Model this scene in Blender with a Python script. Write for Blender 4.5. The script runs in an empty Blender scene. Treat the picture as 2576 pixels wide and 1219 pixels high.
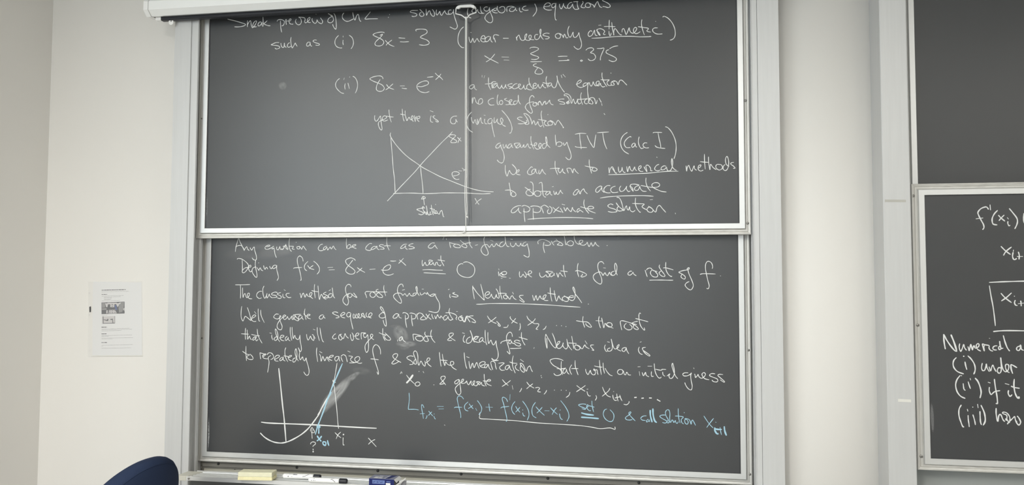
import bpy, bmesh, math, random
from mathutils import Vector, Matrix
random.seed(7)
C = bpy.context.scene.collection
PI = math.pi

EXPO = 0.17
# ceiling strips: x, y, width, length, power
LAMPS = [(0.55, -3.9, 0.16, 1.3, 118), (-0.3, -2.4, 0.5, 1.2, 13), (2.6, -2.4, 0.5, 1.2, 14), (4.2, -3.0, 0.5, 1.2, 16), (3.0, -5.2, 0.6, 1.2, 12)]
COOL_FILLS = [((-0.70, -3.6, 0.30), (PI/2, 0, PI/2), 3.6, 1.5, 48), ((0.5, -7.1, 0.20), (PI/2, 0, 0), 2.0, 1.0, 30)]  # unseen cool area lights, added for glare on the slate and a bluish tint
SLATE = (0.026, 0.028, 0.032)
POSTC = (0.62, 0.625, 0.625)
STW = 1.95
# ------------------------------------------------------------------ camera
CAM = Vector((1.64542, -2.75, -0.20547)); YAW, PITCH, ROLL = 0.16928931, 0.0517988, 0.00293338
FOC = 2000.0
_f = Vector((-math.sin(YAW)*math.cos(PITCH), math.cos(YAW)*math.cos(PITCH), math.sin(PITCH)))
_r = Vector((math.cos(YAW), math.sin(YAW), 0)); _u = _r.cross(_f)
R_ = _r*math.cos(ROLL) + _u*math.sin(ROLL); U_ = _u*math.cos(ROLL) - _r*math.sin(ROLL); F_ = _f
cd = bpy.data.cameras.new('camera'); cam = bpy.data.objects.new('camera', cd); C.objects.link(cam)
cd.sensor_width = 36; cd.lens = FOC/2576*36; cd.clip_start = 0.05
M = Matrix.Identity(4)
for i in range(3):
    M[i][0] = R_[i]; M[i][1] = U_[i]; M[i][2] = -F_[i]; M[i][3] = CAM[i]
cam.matrix_world = M
bpy.context.scene.camera = cam

def px(x, y, Y):
    """point of the plane y=Y that the photograph shows at pixel x, y"""
    d = R_*((x-1288)/FOC) - U_*((y-609.5)/FOC) + F_
    return CAM + d*((Y-CAM.y)/d.y)

# ------------------------------------------------------------------ light
FLOOR, CEIL = -1.75, 1.16
sc = bpy.context.scene
sc.view_settings.view_transform = 'Standard'; sc.view_settings.look = 'None'
sc.view_settings.gamma = 1; sc.view_settings.use_curve_mapping = False
sc.view_settings.exposure = EXPO
w = bpy.data.worlds.new('world'); sc.world = w; w.use_nodes = True
w.node_tree.nodes['Background'].inputs[0].default_value = (0.9, 0.95, 1, 1)
w.node_tree.nodes['Background'].inputs[1].default_value = 0.3

def area(name, loc, rot, sx, sy, power, col):
    l = bpy.data.lights.new(name, 'AREA'); l.shape = 'RECTANGLE'; l.size = sx; l.size_y = sy
    l.energy = power; l.color = col
    o = bpy.data.objects.new(name, l); o.location = loc; o.rotation_euler = rot; C.objects.link(o); return o
WARM, COOL = (1, 0.96, 0.89), (0.68, 0.85, 1.0)
for x, y, sx, sy, p in LAMPS:
    area('ceiling_lamp', (x, y, CEIL-0.02), (0, 0, 0), sx, sy, p, WARM)
for loc, rot, sx, sy, p in COOL_FILLS:
    area('cool_fill', loc, rot, sx, sy, p, COOL)
# ------------------------------------------------------------------ helpers
def mat(name, col, rough=0.6, metal=0.0, spec=0.5, noise=None, bump=None, aniso=None):
    m = bpy.data.materials.new(name); m.use_nodes = True
    nt = m.node_tree; b = nt.nodes['Principled BSDF']
    b.inputs['Base Color'].default_value = (*col, 1); b.inputs['Roughness'].default_value = rough
    b.inputs['Metallic'].default_value = metal; b.inputs['Specular IOR Level'].default_value = spec
    if noise or bump or aniso:
        tc = nt.nodes.new('ShaderNodeTexCoord'); mp = nt.nodes.new('ShaderNodeMapping')
        nt.links.new(tc.outputs['Object'], mp.inputs[0])
        if aniso: mp.inputs['Scale'].default_value = aniso
    if noise:
        sc_, amt = noise
        n = nt.nodes.new('ShaderNodeTexNoise'); n.inputs['Scale'].default_value = sc_; n.inputs['Detail'].default_value = 6
        nt.links.new(mp.outputs[0], n.inputs['Vector'])
        mx = nt.nodes.new('ShaderNodeMix'); mx.data_type = 'RGBA'
        mx.inputs[6].default_value = (*[c*(1-amt) for c in col], 1); mx.inputs[7].default_value = (*[min(1, c*(1+amt)) for c in col], 1)
        nt.links.new(n.outputs['Fac'], mx.inputs[0]); nt.links.new(mx.outputs[2], b.inputs['Base Color'])
    if bump:
        sc_, st = bump
        n2 = nt.nodes.new('ShaderNodeTexNoise'); n2.inputs['Scale'].default_value = sc_; n2.inputs['Detail'].default_value = 4
        nt.links.new(mp.outputs[0], n2.inputs['Vector'])
        bp = nt.nodes.new('ShaderNodeBump'); bp.inputs['Strength'].default_value = st; bp.inputs['Distance'].default_value = 0.002
        nt.links.new(n2.outputs['Fac'], bp.inputs['Height']); nt.links.new(bp.outputs[0], b.inputs['Normal'])
    return m

M_wall = mat('wall_paint', (0.81, 0.792, 0.758), 0.75, noise=(1.3, 0.02), bump=(90, 0.08))
M_ceil = mat('ceiling_paint', (0.78, 0.78, 0.76), 0.9, noise=(60, 0.05))
M_floor = mat('floor_vinyl', (0.30, 0.29, 0.27), 0.5, noise=(3, 0.15))
M_slate = mat('slate', SLATE, 0.37, spec=1.0, noise=(2.6, 0.10), bump=(900, 0.04))
M_alu = mat('anodised_aluminium', (0.80, 0.81, 0.81), 0.38, 0.75, noise=(5, 0.05), aniso=(30, 30, 1.2))
M_alu_h = mat('anodised_aluminium_bar', (0.80, 0.81, 0.81), 0.38, 0.75, noise=(5, 0.05), aniso=(1.2, 30, 30))
M_post = mat('satin_post_aluminium', POSTC, 0.45, 0.35, noise=(5, 0.05), aniso=(30, 30, 1.2))
M_flange = mat('dusty_aluminium', (0.66, 0.65, 0.62), 0.5, 0.4, noise=(6, 0.14), aniso=(30, 30, 2.5))
M_flange_h = mat('dusty_aluminium_bar', (0.66, 0.65, 0.62), 0.5, 0.5, noise=(9, 0.30), aniso=(4, 30, 30))
M_track = mat('track_metal', (0.42, 0.41, 0.39), 0.5, 0.4, noise=(8, 0.12))
M_apron = mat('grey_apron_metal', (0.15, 0.155, 0.155), 0.6, 0.2)
M_lip = mat('grey_case_lip', (0.34, 0.35, 0.36), 0.6)
M_railm = mat('brown_rail_metal', (0.27, 0.26, 0.235), 0.5, 0.3, noise=(9, 0.12))
M_tan = mat('tan_backing_board', (0.50, 0.49, 0.42), 0.8, noise=(12, 0.06))
M_gap = mat('black_gasket', (0.02, 0.02, 0.025), 0.6)
M_backgrey = mat('grey_backing', (0.34, 0.36, 0.35), 0.6)
M_white = mat('white_enamel', (0.90, 0.91, 0.90), 0.42, noise=(2, 0.015))
M_whitep = mat('white_plastic', (0.90, 0.90, 0.89), 0.35)
M_cord = mat('white_cord', (0.86, 0.86, 0.84), 0.7)
M_black = mat('black_vinyl', (0.014, 0.016, 0.022), 0.45)
M_screw = mat('screw_steel', (0.35, 0.34, 0.32), 0.35, 0.9)
M_dark = mat('dark_screw', (0.06, 0.06, 0.06), 0.4, 0.5)
M_chalk = mat('white_chalk', (0.78, 0.79, 0.785), 0.95, spec=0.1, noise=(500, 0.10))
M_blue = mat('blue_chalk', (0.40, 0.63, 0.76), 0.95, spec=0.1, noise=(500, 0.12))
M_navy = mat('navy_fabric', (0.018, 0.030, 0.068), 0.85, spec=0.25, noise=(700, 0.25), bump=(900, 0.3))
M_sponge = mat('cream_felt', (0.80, 0.78, 0.58), 0.95, spec=0.1, noise=(70, 0.10), bump=(300, 0.5))
M_sponge2 = mat('yellow_felt', (0.86, 0.80, 0.50), 0.95, spec=0.1, noise=(70, 0.10), bump=(300, 0.5))
M_boxblue = mat('blue_card', (0.008, 0.015, 0.11), 0.55, spec=0.3)
M_boxtop = mat('lilac_grey_card', (0.24, 0.25, 0.33), 0.5)
M_boxlight = mat('pale_blue_print', (0.13, 0.19, 0.42), 0.45)
M_boxwhite = mat('white_card', (0.80, 0.80, 0.79), 0.6)
M_boxin = mat('grey_card_inside', (0.16, 0.16, 0.17), 0.8)
M_ink = mat('black_ink', (0.05, 0.05, 0.055), 0.6)
M_grey_ink = mat('grey_ink', (0.36, 0.35, 0.35), 0.8)
M_paper = mat('paper', (0.80, 0.80, 0.80), 0.7)
M_pdark = mat('print_dark_grey', (0.10, 0.10, 0.11), 0.6); M_pmid = mat('print_mid_grey', (0.28, 0.28, 0.28), 0.6)
M_plight = mat('print_light', (0.62, 0.60, 0.60), 0.6); M_pblue = mat('print_blue', (0.10, 0.14, 0.30), 0.6)
M_cap = mat('beige_end_cap', (0.60, 0.59, 0.52), 0.55, noise=(40, 0.08))
M_tape = mat('faded_tape', (0.74, 0.73, 0.68), 0.75, noise=(60, 0.06))
M_tape2 = mat('masking_tape', (0.50, 0.49, 0.45), 0.8, noise=(60, 0.08))
M_base = mat('grey_skirting', (0.10, 0.10, 0.11), 0.5)

def sleeve_mat():
    m = bpy.data.materials.new('clear_plastic_sleeve'); m.use_nodes = True
    nt = m.node_tree; out = nt.nodes['Material Output']; b = nt.nodes['Principled BSDF']
    b.inputs['Base Color'].default_value = (0.9, 0.9, 0.9, 1); b.inputs['Roughness'].default_value = 0.25
    t = nt.nodes.new('ShaderNodeBsdfTransparent'); mx = nt.nodes.new('ShaderNodeMixShader')
    mx.inputs[0].default_value = 0.07
    nt.links.new(t.outputs[0], mx.inputs[1]); nt.links.new(b.outputs[0], mx.inputs[2]); nt.links.new(mx.outputs[0], out.inputs[0])
    return m
M_sleeve = sleeve_mat()
def smudge_mat(name, strength, scale=9.0, stretch=(1, 1, 1)):
    m = bpy.data.materials.new(name); m.use_nodes = True
    nt = m.node_tree; out = nt.nodes['Material Output']; b = nt.nodes['Principled BSDF']
    b.inputs['Base Color'].default_value = (0.75, 0.76, 0.76, 1); b.inputs['Roughness'].default_value = 0.95
    t = nt.nodes.new('ShaderNodeBsdfTransparent'); mx = nt.nodes.new('ShaderNodeMixShader')
    uv = nt.nodes.new('ShaderNodeUVMap'); uv.uv_map = 'UVMap'
    g = nt.nodes.new('ShaderNodeMapping'); g.vector_type = 'POINT'; g.inputs['Location'].default_value = (-0.5, -0.5, 0)
    ln = nt.nodes.new('ShaderNodeVectorMath'); ln.operation = 'LENGTH'
    nt.links.new(uv.outputs[0], g.inputs[0]); nt.links.new(g.outputs[0], ln.inputs[0])
    mr = nt.nodes.new('ShaderNodeMapRange'); mr.inputs[1].default_value = 0.5; mr.inputs[2].default_value = 0.33
    nt.links.new(ln.outputs['Value'], mr.inputs[0])
    n = nt.nodes.new('ShaderNodeTexNoise'); n.inputs['Scale'].default_value = scale; n.inputs['Detail'].default_value = 5
    mp = nt.nodes.new('ShaderNodeMapping'); mp.inputs['Scale'].default_value = stretch
    nt.links.new(uv.outputs[0], mp.inputs[0]); nt.links.new(mp.outputs[0], n.inputs['Vector'])
    mr2 = nt.nodes.new('ShaderNodeMapRange'); mr2.inputs[1].default_value = 0.25; mr2.inputs[2].default_value = 0.70
    nt.links.new(n.outputs['Fac'], mr2.inputs[0])
    m1 = nt.nodes.new('ShaderNodeMath'); m1.operation = 'MULTIPLY'; nt.links.new(mr.outputs[0], m1.inputs[0]); nt.links.new(mr2.outputs[0], m1.inputs[1])
    m2 = nt.nodes.new('ShaderNodeMath'); m2.operation = 'MULTIPLY'; m2.inputs[1].default_value = strength; nt.links.new(m1.outputs[0], m2.inputs[0])
    nt.links.new(m2.outputs[0], mx.inputs[0]); nt.links.new(t.outputs[0], mx.inputs[1]); nt.links.new(b.outputs[0], mx.inputs[2]); nt.links.new(mx.outputs[0], out.inputs[0])
    return m

def link_mesh(name, verts, faces, m, parent=None, smooth=False):
    me = bpy.data.meshes.new(name); me.from_pydata([tuple(v) for v in verts], [], faces); me.update()
    if smooth:
        for p in me.polygons: p.use_smooth = True
    me.materials.append(m)
    o = bpy.data.objects.new(name, me); C.objects.link(o)
    if parent: o.parent = parent
    return o
def bmobj(name, bm, m, parent=None, smooth=False, bevel=0.0):
    bmesh.ops.recalc_face_normals(bm, faces=bm.faces)
    me = bpy.data.meshes.new(name); bm.to_mesh(me); bm.free()
    if smooth:
        for p in me.polygons: p.use_smooth = True
    me.materials.append(m)
    o = bpy.data.objects.new(name, me); C.objects.link(o)
    if parent: o.parent = parent
    if bevel:
        b = o.modifiers.new('bevel', 'BEVEL'); b.width = bevel; b.segments = 2; b.limit_method = 'ANGLE'
    return o
def box(bm, x0, x1, y0, y1, z0, z1, mtx=None):
    vs = [bm.verts.new((x, y, z)) for x in (x0, x1) for y in (y0, y1) for z in (z0, z1)]
    for f in ((0, 1, 3, 2), (4, 6, 7, 5), (0, 4, 5, 1), (2, 3, 7, 6), (0, 2, 6, 4), (1, 5, 7, 3)): bm.faces.new([vs[i] for i in f])
    if mtx: bmesh.ops.transform(bm, matrix=mtx, verts=vs)
    return vs
def boxo(name, b, m, parent=None, bevel=0.0):
    bm = bmesh.new(); box(bm, *b); return bmobj(name, bm, m, parent, bevel=bevel)
def empty(name, loc, label=None, cat=None, group=None, rz=0):
    o = bpy.data.objects.new(name, None); C.objects.link(o); o.location = loc; o.rotation_euler = (0, 0, rz)
    o.empty_display_size = 0.05
    if label: o['label'] = label
    if cat: o['category'] = cat
    if group: o['group'] = group
    return o
def struct(o): o['kind'] = 'structure'; return o
def adopt(parent, *objs):
    for o in objs:
        o.parent = parent; o.matrix_parent_inverse = Matrix.Translation(-Vector(parent.location)) if parent.rotation_euler.z == 0 else parent.matrix_basis.inverted()
def extr(name, prof, axis, a, b, m, parent=None, smooth=False):
    """closed profile extruded along x (profile = (y,z)) or z (profile = (x,y))"""
    n = len(prof); v = []
    for t in (a, b):
        for p, q in prof: v.append((t, p, q) if axis == 'x' else (p, q, t))
    f = [[i, (i+1) % n, n+(i+1) % n, n+i] for i in range(n)] + [list(range(n)), list(range(2*n-1, n-1, -1))]
    bm = bmesh.new(); vs = [bm.verts.new(c) for c in v]
    for q in f: bm.faces.new([vs[i] for i in q])
    return bmobj(name, bm, m, parent, smooth)
def tube(name, pts, r, m, parent=None, seg=8, closed=False):
    pts = [Vector(p) for p in pts]; n = len(pts); v = []; f = []
    up0 = Vector((0.123, 0.2, 0.97))
    for i, p in enumerate(pts):
        a = pts[i-1] if (i or closed) else p; b = pts[(i+1) % n] if (i < n-1 or closed) else p
        t = (b-a).normalized(); s = t.cross(up0)
        if s.length < 0.2: s = t.cross(Vector((1, 0, 0)))
        s.normalize(); u = s.cross(t)
        rr = r[i] if isinstance(r, (list, tuple)) else r
        for k in range(seg): v.append(p + (s*math.cos(2*PI*k/seg) + u*math.sin(2*PI*k/seg))*rr)
    for i in range(n if closed else n-1):
        for k in range(seg):
            j = (i+1) % n; f.append([i*seg+k, i*seg+(k+1) % seg, j*seg+(k+1) % seg, j*seg+k])
    if not closed: f += [list(range(seg-1, -1, -1)), [(n-1)*seg+k for k in range(seg)]]
    return link_mesh(name, v, f, m, parent, True)
def disc(name, c, r, th, m, parent=None, seg=20):
    """short cylinder facing -y, its back on y=c.y"""
    bm = bmesh.new()
    rings = []
    for rr, yy in ((r, 0), (r, -th*0.6), (r*0.75, -th), (0.25*r, -th*0.95)):
        rings.append([bm.verts.new((c[0]+rr*math.cos(2*PI*k/seg), c[1]+yy, c[2]+rr*math.sin(2*PI*k/seg))) for k in range(seg)])
    for a, b in zip(rings, rings[1:]):
        for k in range(seg): bm.faces.new((a[k], a[(k+1) % seg], b[(k+1) % seg], b[k]))
    bm.faces.new(rings[-1])
    return bmobj(name, bm, m, parent, True)

# ------------------------------------------------------------------ room
WY = 0.10                                   # front wall plane
XL, XR, YB = -0.758, 5.4, -7.2
struct(boxo('wall_front', (XL-0.1, XR+0.1, WY, WY+0.12, FLOOR-0.1, CEIL+0.1), M_wall))
struct(boxo('wall_left', (XL-0.12, XL, YB, WY, FLOOR-0.1, CEIL+0.1), M_wall))
struct(boxo('wall_right', (XR, XR+0.12, YB, WY, FLOOR-0.1, CEIL+0.1), M_wall))
struct(boxo('wall_back', (XL-0.1, XR+0.1, YB-0.12, YB, FLOOR-0.1, CEIL+0.1), M_wall))
struct(boxo('floor', (XL, XR, YB, WY, FLOOR-0.1, FLOOR), M_floor))
struct(boxo('ceiling', (XL, XR, YB, WY, CEIL, CEIL+0.1), M_ceil))
struct(boxo('baseboard_front', (XL, XR, WY-0.012, WY, FLOOR, FLOOR+0.1), M_base))
struct(boxo('baseboard_left', (XL, XL+0.012, YB, WY-0.012, FLOOR, FLOOR+0.1), M_base))
# rounded pillar between the two board units
xc, Rr = 2.19, 0.36; pr = []
for k in range(61):
    a = -0.9 + 1.8*k/60; pr.append((xc+Rr*math.sin(a), 0.383-Rr*math.cos(a)))
pr = [p for p in pr if p[1] < WY]
pr = [(pr[0][0], WY)] + pr + [(pr[-1][0], WY)]
struct(extr('wall_pillar', pr, 'z', FLOOR, CEIL, M_wall, None, False))
for p in bpy.data.objects['wall_pillar'].data.polygons: p.use_smooth = abs(p.normal.z) < 0.5

# ------------------------------------------------------------------ chalkboards
# frame profile: (distance out from the opening, depth behind the face)
PROF = [(0.0, 0.009), (0.0, 0.001), (0.0012, 0.0), (0.0175, 0.0), (0.0185, 0.0012), (0.0185, 0.0085), (0.0205, 0.010), (0.0225, 0.0085),
        (0.0275, 0.0085), (0.029, 0.0100), (0.0305, 0.0085), (0.0345, 0.0060), (0.0375, 0.0060), (0.0375, 0.026), (0.0, 0.026)]
def side_member(name, x0, x1, z0, z1, y, side, prof, m, parent):
    c = {'b': ((x0, z0, -1, -1), (x1, z0, 1, -1)), 't': ((x0, z1, -1, 1), (x1, z1, 1, 1)),
         'l': ((x0, z0, -1, -1), (x0, z1, -1, 1)), 'r': ((x1, z0, 1, -1), (x1, z1, 1, 1))}[side]
    n = len(prof); v = []
    for cx, cz, sx, sz in c:
        for o, d in prof: v.append((cx+sx*o, y+d, cz+sz*o))
    bm = bmesh.new(); vs = [bm.verts.new(q) for q in v]
    for i in range(n): bm.faces.new([vs[i], vs[(i+1) % n], vs[n+(i+1) % n], vs[n+i]])
    bm.faces.new(vs[:n]); bm.faces.new(vs[n:])
    return bmobj(name, bm, m, parent)
FACE = [p for p in PROF if p[0] <= 0.0186] + []
def chalkboard(x0, x1, z0, z1, y, label):
    """one framed slate panel; face of the frame at y"""
    root = empty('chalkboard', ((x0+x1)/2, y+0.02, z0-0.0375), label, 'chalkboard', 'sliding chalkboards')
    parts = []
    face = [(0.0, 0.026), (0.0, 0.001), (0.0012, 0.0), (0.0175, 0.0), (0.0187, 0.0012), (0.0187, 0.026)]
    fl = [(0.0189, 0.024), (0.0189, 0.0088), (0.0205, 0.010), (0.0225, 0.0085), (0.0270, 0.0085), (0.0285, 0.0105), (0.0300, 0.0085),
          (0.0342, 0.0075), (0.0350, 0.0055), (0.0372, 0.0055), (0.0380, 0.0065), (0.0380, 0.024)]
    for s in 'btlr':
        f = side_member('frame_stile' if s in 'lr' else 'frame_rail', x0, x1, z0, z1, y, s, face, M_alu if s in 'lr' else M_alu_h, None); parts.append(f)
        g = side_member('flange', x0, x1, z0, z1, y, s, fl, M_flange if s in 'lr' else M_flange_h, None)
        adopt(root, f); g.parent = f
    sl = boxo('slate', (x0+0.0006, x1-0.0006, y+0.0065, y+0.02, z0+0.0006, z1-0.0006), M_slate); adopt(root, sl)
    gk = []
    for a in ((x0, x0+0.0022, z0, z1), (x1-0.0022, x1, z0, z1), (x0, x1, z0, z0+0.0016), (x0, x1, z1-0.002, z1)):
        g = boxo('gasket', (a[0], a[1], y+0.0058, y+0.0070, a[2], a[3]), M_gap); adopt(root, g)
    return root
def screw(root, x, y, Y, r=0.0042, m=None, name='screw'):
    p = px(x, y, Y); d = disc(name, p, r, 0.003, m or M_screw)
    s = boxo('screw_slot', (p.x-r*0.7, p.x+r*0.7, Y-0.0033, Y-0.0028, p.z-r*0.12, p.z+r*0.12), M_dark)
    adopt(root, d); s.parent = d
    return d

W = 1.94934; H = 0.842
UPY, LOY = 0.0, 0.048                      # frame faces of the front and of the rear board
up = chalkboard(0, W, 0.0, H, UPY, 'wide upper chalkboard full of white writing with the graph of 8x')
lo = chalkboard(0, W, -0.8404, 0.0016, LOY, 'wide lower chalkboard with white and blue writing above the tray')
rlo = chalkboard(2.5300, 2.5300+W, -0.7565, 0.0845, UPY, 'right lower chalkboard with the boxed formula, cut off by the edge')
rup = chalkboard(2.5265, 2.5265+W, 0.0, H, LOY, 'blank upper chalkboard at the top right, no writing')
for x, y in ((507.5, 298), (1875, 253), (1880.5, 561)): screw(up, x, y, UPY+0.0085, 0.0045 if x > 600 else 0.003)
for x, y in ((508, 850), (1886.5, 1192), (1883, 880)): screw(lo, x, y, LOY+0.0085, 0.004)
for x, y in ((2297, 492), (2308.5, 817), (2317.5, 1147)): screw(rlo, x, y, UPY+0.0085, 0.0048)

# fixed frames that carry the boards ------------------------------------------------
PF = -0.030                                 # front face of the posts
ZB, ZT = -0.912, 0.93
DIVL = px(504, 660, 0.018).x
def post_in(s, xin, xdiv, outer):
    """post seen in section: lip, front channel, divider, rear channel; s=-1 lies left of its board"""
    pr = [(xin, PF+0.008), (xin, PF+0.002), (xin-s*0.0 + s*0.0012, PF)] + [(xin+s*d, y) for d, y in outer]
    rec = xin + s*0.0158
    pr += [(rec, WY), (rec, 0.031), (xdiv, 0.031), (xdiv, 0.018), (rec, 0.018), (rec, PF+0.008)]
    return extr('post', pr, 'z', -1.06, ZT, M_post)
OUT_L = [(0.0035, PF), (0.0045, PF+0.0014), (0.0195, PF+0.0014), (0.0205, PF+0.006), (0.0305, PF+0.006), (0.0315, PF), (0.0985, PF), (0.0995, PF+0.002), (0.0995, WY)]
OUT_R = [(0.0030, PF), (0.004, PF+0.0014), (0.0200, PF+0.0014), (0.0208, PF+0.004), (0.0216, PF), (0.090, PF), (0.091, PF+0.002), (0.091, WY)]
u1 = empty('board_frame', (W/2, WY, ZB), 'left aluminium frame whose posts carry the two written chalkboards', 'frame')
adopt(u1, post_in(-1, -0.0240, DIVL, OUT_L), post_in(1, W+0.0397, W+0.0400, OUT_R))
adopt(u1, boxo('head_rail', (-0.04, W+0.04, 0.028, WY, ZT-0.05, ZT), M_alu_h))
# sill rail under the lower board, with its inner return, and the tan backing
zr0 = px(500, 1171.0, 0.078).z; zr1 = -0.8795
adopt(u1, extr('sill_rail', [(WY, zr1), (0.078, zr1), (0.078, zr0+0.0015), (0.0765, zr0+0.0015), (0.0765, zr0), (0.080, zr0), (0.083, zr0-0.002), (0.083, zr0-0.0065), (WY, zr0-0.0065)], 'x', -0.05, W+0.05, M_railm))
adopt(u1, boxo('sill_stile', (-0.05, px(509, 1178, 0.078).x, 0.078, WY, ZB-0.03, zr0), M_railm))
adopt(u1, boxo('back_panel', (-0.055, W+0.06, 0.090, WY-0.001, ZB-0.06, zr0-0.004), M_tan))
for x, y in ((549.5, 1165.5), (747, 1174.5), (950.5, 1183), (1160, 1191.5), (1378, 1202), (1607, 1213)):
    screw(u1, x, y, 0.0778, 0.0050, M_dark)
for x, y in ((591, 1178.5), (714.5, 1182.5)):
    p = px(x, y, 0.0898); adopt(u1, tube('nail', [(p.x, 0.0895, p.z+0.003), (p.x, 0.0885, p.z-0.003)], 0.0014, M_dark))

u2 = empty('board_frame', (2.53+W/2, WY, ZB), 'right aluminium frame with pieces of tape stuck on its post', 'frame')
xr = 2.53-0.0385
pr = [(xr, WY), (xr, 0.020), (xr-0.0125, 0.020), (xr-0.0135, PF+0.001), (xr-0.0165, PF), (2.397, PF), (2.395, PF+0.002), (2.395, WY)]
p2 = extr('post', pr, 'z', -1.05, ZT, M_post); adopt(u2, p2)
adopt(u2, boxo('post', (2.53+W+0.039, 2.53+W+0.13, PF, WY, -1.05, ZT), M_alu))
adopt(u2, boxo('head_rail', (2.50, 2.53+W+0.04, 0.028, WY, ZT-0.05, ZT), M_alu_h))
adopt(u2, boxo('back_panel', (2.49, 2.53+W+0.04, 0.080, WY-0.001, -1.05, -0.70), M_backgrey))
def tape(x0, y0, x1, y1, Y, m, skew=0.0, name='tape_strip'):
    a, b = px(x0, y0, Y), px(x1, y1, Y); e = 0.0006
    v = []
    for yy in (Y-e, Y):
        v += [(a.x, yy, a.z), (b.x, yy, a.z-skew), (b.x, yy, b.z-skew), (a.x, yy, b.z)]
    return link_mesh(name, v, [(0, 1, 2, 3), (4, 7, 6, 5), (0, 4, 5, 1), (1, 5, 6, 2), (2, 6, 7, 3), (3, 7, 4, 0)], m)
adopt(u2, tape(2226, 501.5, 2279, 507, PF, M_tape2, 0.0015), tape(2259, 1002.5, 2292, 1010.5, PF, M_tape, 0.001))

# ------------------------------------------------------------------ chalk tray
tb, tf = 0.040, None
pb = px(463, 1182, PF-0.004)
# front left corner lies straight in front of the back left corner, at the same height
best = None
for k in range(400):
    Y = PF-0.02-k*0.0006; q = px(444.8, 1195.8, Y)
    e = abs(q.z-pb.z) + 0.4*abs(q.x-pb.x)
    if best is None or e < best[0]: best = (e, Y, q)
TF = best[1]; TX = best[2].x; TZ = pb.z
tray = empty('chalk_tray', (1.0, WY, TZ), 'long aluminium chalk tray under the left boards', 'tray')
TR = W+0.09
g = TF
TB = PF-0.0005                               # back of the tray, against the posts
prf = [(TB, TZ+0.0012), (TB-0.003, TZ+0.0012), (TB-0.005, TZ-0.001), (TB-0.012, TZ-0.0022), (TB-0.0125, TZ-0.0004), (TB-0.0145, TZ-0.0004), (TB-0.016, TZ-0.0040)]
nr = 4; y00 = TB-0.017; span = (y00-(g+0.006))
for i in range(nr):
    y1 = y00-span*(i+0.10)/nr; y2 = y00-span*(i+0.62)/nr; y3 = y00-span*(i+0.80)/nr
    prf += [(y1, TZ-0.0040), (y1-0.001, TZ-0.0014), (y2, TZ-0.0014), (y3, TZ-0.0040)]
prf += [(g+0.005, TZ-0.003), (g+0.002, TZ), (g, TZ-0.0005), (g, TZ-0.0145), (g+0.002, TZ-0.0150), (g+0.002, TZ-0.006), (TB, TZ-0.008)]
CAPW = 0.036
adopt(tray, extr('tray_channel', prf, 'x', TX+CAPW-0.006, TR, M_alu_h))
bm = bmesh.new(); box(bm, TX, TX+CAPW, g-0.0012, g+0.002, TZ-0.0160, TZ+0.0005)
# sloping cap top: wide at the front, narrow at the back
v = [(TX, g+0.0006, TZ+0.001), (TX+CAPW+0.004, g+0.0006, TZ+0.001), (TX+CAPW+0.022, TB-0.015, TZ+0.001), (TX+0.002, TB-0.015, TZ+0.001)]
vv = [bm.verts.new(c) for c in v] + [bm.verts.new((c[0], c[1], TZ-0.013)) for c in v]
bm.faces.new(vv[:4]); bm.faces.new(vv[4:][::-1])
for i in range(4): bm.faces.new((vv[i], vv[(i+1) % 4], vv[4+(i+1) % 4], vv[4+i]))
adopt(tray, bmobj('end_cap', bm, M_cap, bevel=0.0006))
s = screw(tray, 475, 1202.5, g-0.0005, 0.0035)
adopt(tray, boxo('tray_apron', (TX+0.012, TR, TB-0.012, TB-0.0002, TZ-0.16, TZ-0.0085), M_apron))

# ------------------------------------------------------------------ projection screen
SY = -0.098                                   # front of the case
hz = lambda x, y, Y=SY: px(x, y, Y)
a = hz(373, 3); b = hz(373, 24.5); c0 = hz(388, 41.5, SY+0.022); d0 = hz(396, 45, SY+0.045)
SX0 = hz(373, 20).x; SX1 = 2.14
zt, zm, zl, zb = a.z, b.z, c0.z, d0.z
SBK = -0.034
scr = empty('projection_screen', ((SX0+SX1)/2, SBK, zb), 'white roller projection screen case hanging over the top of the left board', 'screen')
hp = [(SY+0.012, zt+0.012), (SY, zt), (SY, zm), (SY+0.022, zl), (SY+0.030, zb), (SY+0.034, zb), (SY+0.034, zb+0.016), (SY+0.060, zb+0.016), (SY+0.060, zb), (SBK, zb+0.002), (SBK, zt+0.05), (SY+0.03, zt+0.05)]
adopt(scr, extr('case', hp, 'x', SX0, SX1, M_white))
hc = [(SY+0.012, zt+0.0125), (SY-0.001, zt), (SY-0.001, zm), (SY+0.021, zl-0.001), (SY+0.030, zb-0.001), (SBK+0.0005, zb+0.001), (SBK+0.0005, zt+0.051), (SY+0.03, zt+0.051)]
capw = SX0 - hz(361, 20).x
adopt(scr, extr('end_cap', hc, 'x', SX0-capw, SX0-0.0012, M_whitep), extr('end_cap', hc, 'x', SX1+0.001, SX1+0.02, M_whitep))
for s in (SX0, SX1): adopt(scr, extr('seam_gap', [(p*1.0, q) for p, q in hc], 'x', s-0.0014 if s == SX0 else s, s if s == SX0 else s+0.0012, M_track))
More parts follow.
